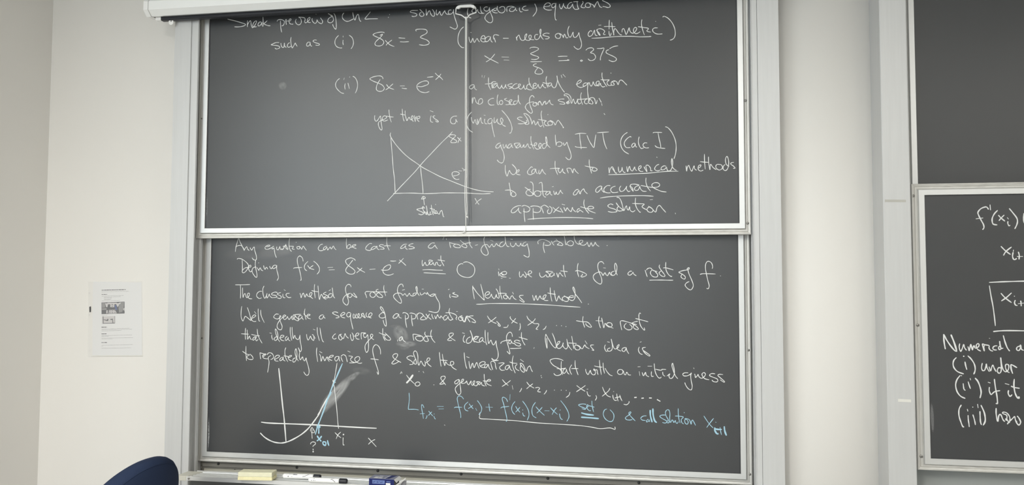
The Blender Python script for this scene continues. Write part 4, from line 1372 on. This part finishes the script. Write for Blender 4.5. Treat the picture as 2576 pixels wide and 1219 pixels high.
w3.5 2000,1060 1930,1050 1900,1130 1940,1190 1990,1150 2000,1040 1985,790 2010,960 2040,1080 2100,1150 2170,1110 2190,1000 2150,960 2110,980 2110,1060 2150,1140 2210,1175
w4.5 2240,965 2250,1080 2290,1200
w4 2240,965 2300,990 2400,1050
#R (ii) if it
@2320,940,10.0625
w4 965,30 880,140 845,280 880,440 970,560 1090,618
w3 990,40 993,45
w3.5 1210,105 1225,155
w3.5 1035,235 1045,330 1060,390 1095,415
w3.5 1160,190 1190,290 1220,375
w4.5 1335,100 1410,190 1470,350 1490,480 1460,610
w3.5 1660,205 1725,228
w3.5 1700,330 1695,420 1740,520 1790,480 1850,440 1970,420
w4 1825,125 1850,330 1890,560 1905,720 1890,750 1860,742
w4 2090,240 2200,270
w4 2185,410 2175,490 2220,565 2275,520
w4.5 2330,125 2320,290 2350,480 2410,600 2450,610 2440,565
w4 2245,305 2330,340 2465,362
#R (iii) how
@2320,940,10.0625
w4 990,780 935,880 925,1000 940,1100 975,1205 1020,1320 1060,1340
w4 1140,885 1155,945
w3 1275,835 1280,838
w3.5 1160,1040 1165,1150 1180,1250 1190,1340
w3.5 1280,1025 1310,1120 1335,1220 1345,1290
w4 1400,760 1415,860
w4 1460,940 1465,1080 1475,1210 1500,1290
w4.5 1485,785 1560,950 1590,1080 1590,1200 1540,1300
w4 1870,860 1870,1000 1895,1160 1920,1190 1930,1080 1960,1020 2000,1050 2040,1150 2090,1205
w3.5 2130,1180 2110,1130 2150,1160 2180,1220 2150,1270
w3.5 2130,1180 2140,1050 2040,1000 2050,965 2130,980 2200,1060 2220,1150 2200,1240
w3.5 2220,1190 2300,1110 2340,1080 2360,1170 2400,1260
w4 2400,1060 2450,1120 2490,1220 2450,1290 2400,1250 2380,1180'''
def parse(txt):
    groups = {}; order = []; cur = None; ox = oy = 0; s = 8.05
    for ln in txt.split('\n'):
        ln = ln.strip()
        if not ln: continue
        if ln[0] == '#':
            cur = ln[1:].strip()
            if cur not in groups: groups[cur] = []; order.append(cur)
        elif ln[0] == '@':
            q = ln[1:].split(','); ox, oy = float(q[0]), float(q[1]); s = float(q[2]) if len(q) > 2 else 8.05
        else:
            t = ln.split(); wd = None
            if t[0][0] == 'w': wd = float(t[0][1:]); t = t[1:]
            groups[cur].append((wd, [(ox+float(p.split(',')[0])/s, oy+float(p.split(',')[1])/s) for p in t]))
    return [(k, groups[k]) for k in order]
def catmull(P, n=4):
    if len(P) < 3: return P
    out = []
    for i in range(len(P)-1):
        p0, p1, p2, p3 = P[max(i-1, 0)], P[i], P[i+1], P[min(i+2, len(P)-1)]
        for k in range(n):
            t = k/n; q = []
            for j in (0, 1):
                q.append(0.5*((2*p1[j])+(p2[j]-p0[j])*t+(2*p0[j]-5*p1[j]+4*p2[j]-p3[j])*t*t+(3*p1[j]-p0[j]-3*p2[j]+p3[j])*t**3))
            out.append(tuple(q))
    out.append(P[-1]); return out
def ribbon(strokes, Y, th, wdef, wsc=1.0):
    V = []; Fc = []
    for wd, P in strokes:
        P = [px(x, y, Y) for x, y in P]; P = [(p.x, p.z) for p in P]
        wv = (wd or wdef)*wsc/727.0/2
        P = catmull(P); Q = [P[0]]
        for p in P[1:]:
            if math.hypot(p[0]-Q[-1][0], p[1]-Q[-1][1]) > 0.0004: Q.append(p)
        if len(Q) < 3 and math.hypot(Q[0][0]-Q[-1][0], Q[0][1]-Q[-1][1]) < 0.002:
            n = 8; b0 = len(V); cx = (Q[0][0]+Q[-1][0])/2; cz = (Q[0][1]+Q[-1][1])/2
            V += [(cx+wv*1.1*math.cos(2*PI*k/n), Y-th, cz+wv*1.1*math.sin(2*PI*k/n)) for k in range(n)]; Fc.append(list(range(b0, b0+n))); continue
        n = len(Q); b0 = len(V); ph_ = random.random()*9
        for i, p in enumerate(Q):
            a = Q[max(i-1, 0)]; b = Q[min(i+1, n-1)]
            dx, dz = b[0]-a[0], b[1]-a[1]; L = math.hypot(dx, dz) or 1; nx, nz = -dz/L, dx/L
            e = min(i, n-1-i)
            ww = wv*(0.62 if e == 0 else 0.9 if e == 1 else 1.0)*(0.94+0.13*math.sin(i*0.9+ph_)+random.uniform(-.05, .05))
            V += [(p[0]+nx*ww, Y-th*0.4, p[1]+nz*ww), (p[0], Y-th, p[1]), (p[0]-nx*ww, Y-th*0.4, p[1]-nz*ww)]
        for i in range(n-1):
            j = b0+3*i
            Fc += [(j, j+1, j+4, j+3), (j+1, j+2, j+5, j+4)]
    return V, Fc
SL = 0.0065
TARGET = {'U': (up, UPY+SL), 'L': (lo, LOY+SL), 'C': (lo, LOY+SL), 'R': (rlo, UPY+SL)}
def words(st, gap=7.0):
    """strokes of one written line, gathered into words by the blank space between them"""
    iv = sorted((min(p[0] for p in P), max(p[0] for p in P), k) for k, (wd, P) in enumerate(st))
    out = []; cur = [iv[0][2]]; hi = iv[0][1]
    for a_, b_, k in iv[1:]:
        if a_ > hi+gap: out.append(cur); cur = []
        cur.append(k); hi = max(hi, b_)
    out.append(cur)
    return [[st[k] for k in c] for c in out]
for k, st in parse(STROKES):
    root, Y = TARGET[k[0]]; draw = 'graph' in k
    for grp in ([st] if draw else words(st)):
        V, Fc = ribbon(grp, Y-0.00015, 0.0005 if k[0] != 'C' else 0.0009, STW if k[0] != 'R' else 3.6, 1.0 if k[0] != 'R' else 0.72)
        o = link_mesh('chalk_drawing' if draw else 'chalk_word', V, Fc, M_blue if k[0] == 'C' else M_chalk)
        if k[0] == 'C': o['label'] = 'pale blue chalk tangent line' if draw else 'pale blue chalk'
        elif draw: o['label'] = 'chalk ' + k[1:].strip()
        adopt(root, o)
# dusty eraser marks
def smudge(root, Y, c, m, name='chalk_smudge'):
    P = [px(x, y, Y-0.0001) for x, y in c]
    me = bpy.data.meshes.new(name); me.from_pydata([tuple(p) for p in P], [], [(0, 1, 2, 3)])
    uvl = me.uv_layers.new(name='UVMap')
    for li, uvc in enumerate(((0, 0), (1, 0), (1, 1), (0, 1))): uvl.data[li].uv = uvc
    me.materials.append(m); o = bpy.data.objects.new(name, me); C.objects.link(o); adopt(root, o)
sm1 = smudge_mat('chalk_dust_patch', 0.34, 4.0); sm2 = smudge_mat('chalk_dust_streak', 0.42, 3.0, (1, 5, 1)); sm3 = smudge_mat('chalk_dust_faint', 0.09, 3.0)
LS = LOY+SL
smudge(lo, LS, ((985, 815), (1022, 820), (1034, 862), (990, 858)), sm1)
smudge(lo, LS-0.0001, ((993, 856), (1050, 856), (1048, 874), (996, 872)), sm1)
smudge(lo, LS-0.00005, ((1003, 868), (1036, 868), (1030, 880), (1006, 880)), sm3)
smudge(lo, LS-0.00015, ((975, 816), (1010, 815), (1016, 824), (980, 826)), sm3)
smudge(lo, LS-0.00005, ((783, 1048), (850, 955), (905, 932), (830, 1040)), sm2)
smudge(lo, LS-0.00012, ((800, 1010), (868, 948), (892, 962), (826, 1030)), sm2)
smudge(lo, LS-0.00015, ((868, 950), (896, 932), (912, 936), (880, 966)), sm1)
smudge(lo, LS-0.0001, ((880, 920), (934, 924), (940, 942), (888, 944)), sm3)
smudge(lo, LS, ((560, 622), (760, 602), (760, 645), (560, 660)), sm3)
smudge(lo, LS, ((640, 625), (740, 615), (745, 645), (650, 650)), sm3)
smudge(lo, LS-0.00005, ((517, 1040), (528, 1040), (527, 1137), (516, 1137)), smudge_mat('chalk_dust_edge', 0.7, 6.0, (1, 4, 1)))
smudge(up, SL, ((700, 205), (722, 205), (722, 226), (700, 226)), smudge_mat('chalk_dust_dot', 0.3, 2.0))
smudge(up, SL, ((513, 480), (524, 480), (520, 574), (512, 574)), smudge_mat('chalk_dust_edge2', 0.35, 6.0, (1, 4, 1)))
smudge(rlo, SL, ((2338, 1010), (2348, 1010), (2352, 1090), (2342, 1090)), smudge_mat('chalk_dust_edge3', 0.25, 6.0, (1, 4, 1)))

# ------------------------------------------------------------------ notice in a plastic sleeve on the wall
NY = WY
n0, n1 = px(231, 709, NY), px(357.5, 896, NY)
nt_ = empty('notice_sheet', ((n0.x+n1.x)/2, NY, n1.z), 'printed notice with two small photos in a clear sleeve taped to the wall', 'notice')
def q4(name, c, Y, th, m, parent):
    P = [px(x, y, Y) for x, y in c]
    v = [(p.x, Y-th, p.z) for p in P]+[(p.x, Y, p.z) for p in P]
    o = link_mesh(name, v, [(0, 1, 2, 3), (4, 7, 6, 5), (0, 4, 5, 1), (1, 5, 6, 2), (2, 6, 7, 3), (3, 7, 4, 0)], m); adopt(parent, o); return o
q4('paper', ((234, 707.5), (356, 710), (357.5, 893), (232.5, 894)), NY-0.0002, 0.0004, M_paper, nt_)
q4('sleeve', ((223, 708), (357.5, 707), (359.5, 896.5), (221, 897.5)), NY-0.0012, 0.0004, M_sleeve, nt_)
q4('sleeve_seam', ((231, 893.5), (359.5, 893), (359.5, 895), (231, 895.6)), NY-0.0018, 0.0004, M_tape, nt_)
for hy in (735, 790, 880): q4('sleeve_hole', ((223.8, hy), (226, hy), (226, hy+3), (223.8, hy+3)), NY-0.0018, 0.0002, M_plight, nt_)
q4('sleeve_label', ((225.0, 771), (228.4, 770), (228.4, 784), (225.2, 785)), NY-0.0018, 0.0003, M_ink, nt_)
def sc5(x, y): return (210+x/5.544, 690+y/5.541)
PY = NY-0.0007
def text_line(x0, y0, x1, y1, th, m, name='text_line'):
    """a printed line seen as a row of word-long dashes"""
    V = []; Fc = []; x = x0
    while x < x1-2:
        L = min(random.uniform(14, 46), x1-x); sl = lambda xx: y0+(y1-y0)*(xx-x0)/(x1-x0)
        hh = th*random.uniform(0.8, 1.1)
        P = [sc5(x, sl(x)-hh/2), sc5(x+L, sl(x+L)-hh/2), sc5(x+L, sl(x+L)+hh/2), sc5(x, sl(x)+hh/2)]
        b0 = len(V)
        for p in P:
            q = px(p[0], p[1], PY); V.append((q.x, PY, q.z))
        Fc.append((b0, b0+1, b0+2, b0+3)); x += L+random.uniform(3, 6)
    o = link_mesh(name, V, Fc, m); adopt(nt_, o)
for a in ((253, 218, 590, 210), (253, 279, 328, 277), (251, 734, 326, 733), (251, 827, 326, 825), (252, 948, 328, 947)): text_line(*a, 9, M_ink, 'heading')
for a in ((254, 243, 634, 231), (254, 301, 566, 292), (286, 314, 516, 308), (286, 326, 392, 322), (286, 341, 392, 338), (286, 354, 380, 350), (254, 368, 506, 361),
          (254, 571, 330, 568), (252, 758, 640, 748), (252, 770, 676, 762), (252, 787, 526, 778), (252, 852, 676, 841), (252, 864, 350, 860),
          (254, 886, 690, 878), (254, 899, 410, 896), (254, 986, 690, 975), (254, 1000, 272, 999), (254, 1027, 664, 1019)): text_line(*a, 4, M_grey_ink)
def ph_(name, pts, m, parent, k):
    P = [px(250+x/17.414, 750+y/17.414, PY) for x, y in pts]
    Yk = PY-0.00008*k
    o = link_mesh(name, [(p.x, Yk, p.z) for p in P], [list(range(len(P)))], m); 
    if parent is nt_: adopt(nt_, o)
    else: o.parent = parent
    return o
f1 = ph_('printed_photo', ((92, 180), (1105, 140), (1105, 660), (95, 690)), M_pdark, nt_, 1)
for pts, m, k in ((((110, 200), (250, 195), (255, 400), (110, 410)), M_pmid, 2), (((110, 430), (320, 425), (320, 500), (110, 510)), M_pmid, 2),
                  (((250, 205), (330, 215), (370, 190), (760, 185), (800, 215), (930, 170), (930, 240), (870, 260), (840, 340), (800, 380), (750, 290), (740, 250), (660, 250), (650, 385), (480, 385), (480, 255), (380, 260), (350, 385), (300, 380), (270, 280)), M_plight, 3),
                  (((420, 505), (700, 500), (760, 655), (400, 665)), M_plight, 3), (((310, 520), (365, 515), (360, 655), (305, 660)), M_plight, 3),
                  (((665, 300), (740, 290), (790, 500), (700, 500)), M_pblue, 3), (((1100, 410), (1045, 450), (1050, 510), (1100, 540)), M_plight, 3),
                  (((900, 160), (1090, 155), (1060, 420), (1000, 600), (860, 620), (840, 420)), M_pmid, 2)): ph_('print_patch', pts, m, f1, k)
for a, b in ((530, 250), (530, 325), (425, 540), (535, 538), (645, 530), (420, 620), (535, 618), (645, 612)): ph_('print_patch', ((a, b), (a+75, b-2), (a+75, b+22), (a, b+24)), M_pdark, f1, 4)
f2 = ph_('printed_photo', ((110, 790), (690, 770), (690, 1095), (110, 1108)), M_plight, nt_, 1)
for pts in (((150, 790), (180, 788), (185, 1105), (160, 1106)), ((185, 920), (330, 945), (360, 890), (400, 905), (380, 990), (340, 990), (190, 945)),
            ((475, 905), (585, 890), (610, 1070), (580, 1075), (565, 935), (490, 940)), ((150, 1085), (690, 1068), (690, 1095), (150, 1105)), ((665, 770), (690, 770), (690, 1095), (668, 1095))): ph_('print_patch', pts, M_pdark if pts[0][0] != 665 else M_pmid, f2, 2)

# ------------------------------------------------------------------ things on the tray
TT = TZ+0.0012
def tray_pt(x, y):                          # point of the tray top seen at pixel x, y
    d = R_*((x-1288)/FOC) - U_*((y-609.5)/FOC) + F_
    return CAM + d*((TT-CAM.z)/d.z)
# eraser
a, b = tray_pt(597.5, 1207), tray_pt(684, 1208.5); ang = math.atan2(b.y-a.y, b.x-a.x); L = (b-a).length
hgt = 0.0275; dep = 0.050
er = empty('felt_eraser', a, 'cream block-shaped felt eraser near the left end of the chalk tray', 'eraser', rz=ang)
e1 = boxo('felt_layer', (0, L, 0, dep, 0, hgt*0.42), M_sponge2, er, 0.0015); e1['label'] = 'yellower lower layer'
e2 = boxo('felt_layer', (0.0005, L-0.0005, 0.0003, dep, hgt*0.42, hgt), M_sponge, er, 0.0018)
e3 = boxo('seam_line', (L-0.0003, L+0.0002, dep*0.45, dep*0.50, 0.001, hgt-0.001), M_sponge2, er)
# markers
def marker(p0, p1, r, label, capl, kind):
    d = p1-p0; Lm = d.length; ang = math.atan2(d.y, d.x)
    t = empty('marker_pen', (p0.x, p0.y, TT), label, 'marker', 'marker pens on the tray', ang)
    def rev(name, prof, m):
        seg = 20; V = []; Fc = []
        for x, rr in prof:
            for k in range(seg): V.append((x, rr*math.cos(2*PI*k/seg), r+rr*math.sin(2*PI*k/seg)))
        for i in range(len(prof)-1):
            for k in range(seg): Fc.append((i*seg+k, i*seg+(k+1) % seg, (i+1)*seg+(k+1) % seg, (i+1)*seg+k))
        Fc += [tuple(range(seg)), tuple(range((len(prof)-1)*seg, len(prof)*seg))]
        return link_mesh(name, V, Fc, m, t, True)
    cb = Lm-capl
    rev('barrel', [(0, r*0.7), (0.002, r*0.97), (0.006, r), (cb-0.012, r), (cb-0.006, r*0.96), (cb, r*0.9)], M_whitep)
    rev('cap', [(cb, r*0.97), (cb+0.002, r), (Lm-0.003, r*0.95), (Lm, r*0.8)], M_black)
    def curl(name, pts, wv, m):              # print that follows the round barrel: (x, angle from front)
        V = []; Fc = []; P = catmull(pts, 4)
        for i, (x, a_) in enumerate(P):
            q0 = P[max(i-1, 0)]; q1 = P[min(i+1, len(P)-1)]; dx, da = q1[0]-q0[0], (q1[1]-q0[1])*r; l = math.hypot(dx, da) or 1
            for s in (-1, 1):
                xx = x - s*da/l*wv; aa = a_ + s*dx/l*wv/r
                V.append((xx, -(r+0.0002)*math.cos(aa), r+(r+0.0002)*math.sin(aa)))
        for i in range(len(P)-1): Fc.append((2*i, 2*i+1, 2*i+3, 2*i+2))
        return link_mesh(name, V, Fc, m, t)
    if kind == 0:
        curl('stripe', [(cb-0.016, 1.2), (cb-0.022, 0.75), (cb-0.030, 0.35), (cb-0.038, 0.2)], 0.0008, M_ink)
        curl('print_line', [(0.016, 1.25), (0.014, 0.8)], 0.0004, M_ink)
        for k in range(7): curl('print_line', [(0.021+k*0.0035, 1.15), (0.023+k*0.0035, 1.0)], 0.0006, M_ink)
        curl('print_line', [(0.037, 0.95), (0.052, 0.90)], 0.0012, M_ink)
        curl('print_mark', [(0.019, 0.0), (0.0205, 0.35), (0.022, 0.0), (0.019, 0.0)], 0.0005, M_ink)
        curl('print_line', [(0.029, 0.2), (0.036, 0.15)], 0.0003, M_grey_ink); curl('print_line', [(0.032, 0.05), (0.036, 0.02)], 0.0003, M_grey_ink)
    else:
        curl('stripe', [(cb-0.030, 0.75), (cb-0.024, 0.60), (cb-0.018, 0.2), (cb-0.013, -0.3)], 0.0008, M_ink)
        curl('stripe', [(cb-0.028, 1.0), (cb-0.018, 1.15)], 0.0004, M_ink)
        curl('print_mark', [(0.019, 0.75), (0.0215, 1.05), (0.023, 0.8), (0.021, 0.55), (0.019, 0.75)], 0.0004, M_grey_ink)
        for x_ in (0.011, 0.013, 0.018, 0.021, 0.025): curl('print_line', [(x_, 0.05), (x_+0.002, -0.02)], 0.0007, M_ink)
    return t
R1 = 0.0088
m1 = marker(tray_pt(711, 1203.5)+Vector((0, 0.006, 0)), tray_pt(804.5, 1206.5)+Vector((0, 0.008, 0)), R1, 'white marker pen lying behind the other one, beside the felt eraser', 0.025, 0)
m2 = marker(tray_pt(775, 1213.5)+Vector((0, 0.007, 0)), tray_pt(871.5, 1217.5)+Vector((0, 0.007, 0)), R1, 'white marker pen with its black cap showing, the nearer one', 0.027, 1)
# chalk box
a, b = tray_pt(928, 1224), tray_pt(991, 1227.5); ang = math.atan2(b.y-a.y, b.x-a.x); L = (b-a).length
bx = empty('chalk_box', (a.x, a.y, TT), 'small blue cardboard chalk box with an open end flap', 'box', rz=ang)
bh, bd = 0.0290, 0.052
bm = bmesh.new()
e = 0.0008
for c in ((0, L, 0, e, 0, bh), (0, L, bd-e, bd, 0, bh), (0, e, 0, bd, 0, bh), (0, L, 0, bd, 0, e)): box(bm, *c)
bmobj('carton', bm, M_boxblue, bx)
boxo('carton_top', (0, L, 0, bd, bh, bh+e), M_boxtop, bx)
boxo('inner_tray', (e, L-0.001, e, bd-e, e, bh-0.002), M_boxin, bx)
boxo('print_panel', (0.012, 0.056, -0.0003, 0, bh*0.42, bh*0.84), M_boxlight, bx)
for k in range(9): boxo('print_mark', (0.015+k*0.0044, 0.0175+k*0.0044, -0.0005, -0.0003, bh*(0.55+0.05*(k % 3)), bh*(0.66+0.04*(k % 2))), M_boxblue, bx)
boxo('print_patch', (0.060, 0.076, -0.0003, 0, bh*0.36, bh*0.56), M_boxwhite, bx)
boxo('print_patch', (0.062, 0.076, -0.0003, 0, bh*0.66, bh*0.76), M_boxlight, bx)
def topq(pts, m, nm='print_patch'):
    z = bh+e+0.0002
    link_mesh(nm, [(x, y, z) for x, y in pts], [tuple(range(len(pts)))], m, bx)
topq(((0.013, 0.006), (0.028, 0.006), (0.030, 0.024), (0.016, 0.024)), M_boxwhite)
topq(((0.030, 0.006), (0.043, 0.006), (0.044, 0.018), (0.032, 0.018)), M_boxwhite)
topq(((0.026, 0.030), (0.038, 0.030), (0.039, 0.036), (0.027, 0.036)), M_boxwhite)
topq(((0.056, 0.006), (0.070, 0.003), (L-0.006, 0.050), (0.064, 0.050)), M_boxblue)
topq(((0.051, 0.008), (0.054, 0.007), (0.062, 0.044), (0.059, 0.044)), M_boxwhite)
# flaps at the open right end, and a dark grey piece beside them
v = [(L, 0, bh), (L, bd, bh), (L+0.010, bd, bh-0.006), (L+0.008, 0.002, bh-0.010)]
link_mesh('end_flap', v+[(x, y, z-e) for x, y, z in v], [(0, 1, 2, 3), (7, 6, 5, 4), (0, 3, 7, 4), (2, 1, 5, 6), (3, 2, 6, 7)], M_boxwhite, bx)
v = [(L+0.001, 0.0, 0.001), (L+0.004, 0.0, 0.010), (L+0.031, 0.028, bh+0.001), (L+0.030, 0.028, bh-0.005)]
link_mesh('side_flap', v+[(x+e, y, z) for x, y, z in v], [(0, 1, 2, 3), (7, 6, 5, 4), (0, 3, 7, 4), (1, 2, 6, 5), (2, 3, 7, 6)], M_boxwhite, bx)
v = [(L+0.012, 0.024, 0.001), (L+0.022, 0.030, 0.020), (L+0.034, 0.030, 0.021), (L+0.034, 0.024, 0.001)]
link_mesh('dark_piece', v+[(x, y+e, z) for x, y, z in v], [(0, 1, 2, 3), (7, 6, 5, 4), (0, 3, 7, 4), (1, 2, 6, 5), (2, 3, 7, 6)], M_boxin, bx)
# ------------------------------------------------------------------ office chair
def chair():
    base = Vector((-0.15, -0.44, FLOOR))
    t = empty('office_chair', base, 'navy blue fabric office chair, only the top of its back showing', 'chair')
    # backrest: a padded, bowed shell seen almost edge-on, its convex rear turned to the right
    q_ = 0.94
    cpt = CAM + (Vector((-0.044, -0.269, -1.067))-CAM)*q_
    ya, le = 1.396, -0.154; hw, hh, th, bowk, arch, ex = 0.211*q_, 0.231*q_, 0.058*q_, 0.086*q_, 0.044*q_, 2/2.28
    ux = Vector((math.cos(ya), math.sin(ya), 0)); nn = Vector((math.sin(ya), -math.cos(ya), 0))
    uz = Vector((0, 0, 1))*math.cos(le) - nn*math.sin(le); n2 = ux.cross(uz)
    if n2.dot(nn) < 0: n2 = -n2
    N = 96
    def ring(ins, dn):
        P = []
        for i in range(N):
            a = 2*PI*i/N; ca, sa = math.cos(a), math.sin(a)
            x = (hw-ins)*math.copysign(abs(ca)**ex, ca); z = (hh-ins)*math.copysign(abs(sa)**ex, sa)
            if z > 0: z += arch*(1-(x/hw)**2)
            P.append(cpt + ux*x + uz*z + n2*(dn*th - bowk*(x/hw)**2))
        return P
    bm = bmesh.new()
    lay = [(0.10, -0.62), (0.04, -0.60), (0.012, -0.5), (0.002, -0.25), (0, 0), (0.003, 0.3), (0.010, 0.46), (0.014, 0.5), (0.020, 0.53), (0.035, 0.56), (0.07, 0.60), (0.12, 0.63), (0.17, 0.64)]
    rs = [[bm.verts.new(p) for p in ring(s, d)] for s, d in lay]
    for A, B in zip(rs, rs[1:]):
        for i in range(N): bm.faces.new((A[i], A[(i+1) % N], B[(i+1) % N], B[i]))
    bm.faces.new(rs[0]); bm.faces.new(rs[-1])
    b = bmobj('backrest', bm, M_navy, None, True); adopt(t, b)
    pp = tube('seam_piping', ring(0.0138, 0.505), 0.0014, M_navy, None, 6, True); adopt(t, pp)
    # seat, post, base
    sx, sy = base.x, base.y
    bm = bmesh.new(); N2 = 40; lay = [(0.86, 0.0), (0.97, 0.01), (1, 0.03), (0.98, 0.055), (0.88, 0.07)]
    fwd = -nn; fwd = Vector((fwd.x, fwd.y, 0)); rs = []
    sc_ = Vector((cpt.x, cpt.y, FLOOR+0.45)) + fwd*0.22
    for s, z in lay:
        rs.append([bm.verts.new(sc_ + ux*(0.24*s*math.copysign(abs(math.cos(a))**0.7, math.cos(a))) + fwd*(0.24*s*math.copysign(abs(math.sin(a))**0.7, math.sin(a))) + Vector((0, 0, z))) for a in [2*PI*i/N2 for i in range(N2)]])
    for A, B in zip(rs, rs[1:]):
        for i in range(N2): bm.faces.new((A[i], A[(i+1) % N2], B[(i+1) % N2], B[i]))
    bm.faces.new(rs[0]); bm.faces.new(rs[-1])
    adopt(t, bmobj('seat', bm, M_navy, None, True))
    bp = cpt - uz*hh*0.9
    adopt(t, tube('back_support', [cpt-uz*0.1+n2*(th*0.7), bp+n2*0.03, sc_-fwd*0.20+Vector((0, 0, -0.02)), sc_+Vector((0, 0, -0.01))], 0.014, M_black))
    adopt(t, tube('gas_column', [sc_, Vector((sc_.x, sc_.y, FLOOR+0.10))], [0.030, 0.024], M_black))
    for k in range(5):
        a = 2*PI*k/5+0.3; e_ = Vector((sc_.x+0.27*math.cos(a), sc_.y+0.27*math.sin(a), FLOOR+0.075))
        l = tube('base_leg', [Vector((sc_.x, sc_.y, FLOOR+0.12)), e_], [0.022, 0.014], M_black); adopt(t, l)
        wp = tube('caster', [e_+Vector((-0.02*math.sin(a), 0.02*math.cos(a), -0.045)), e_+Vector((0.02*math.sin(a), -0.02*math.cos(a), -0.045))], 0.03, M_black, None, 14); adopt(t, wp)
    return t
chair()
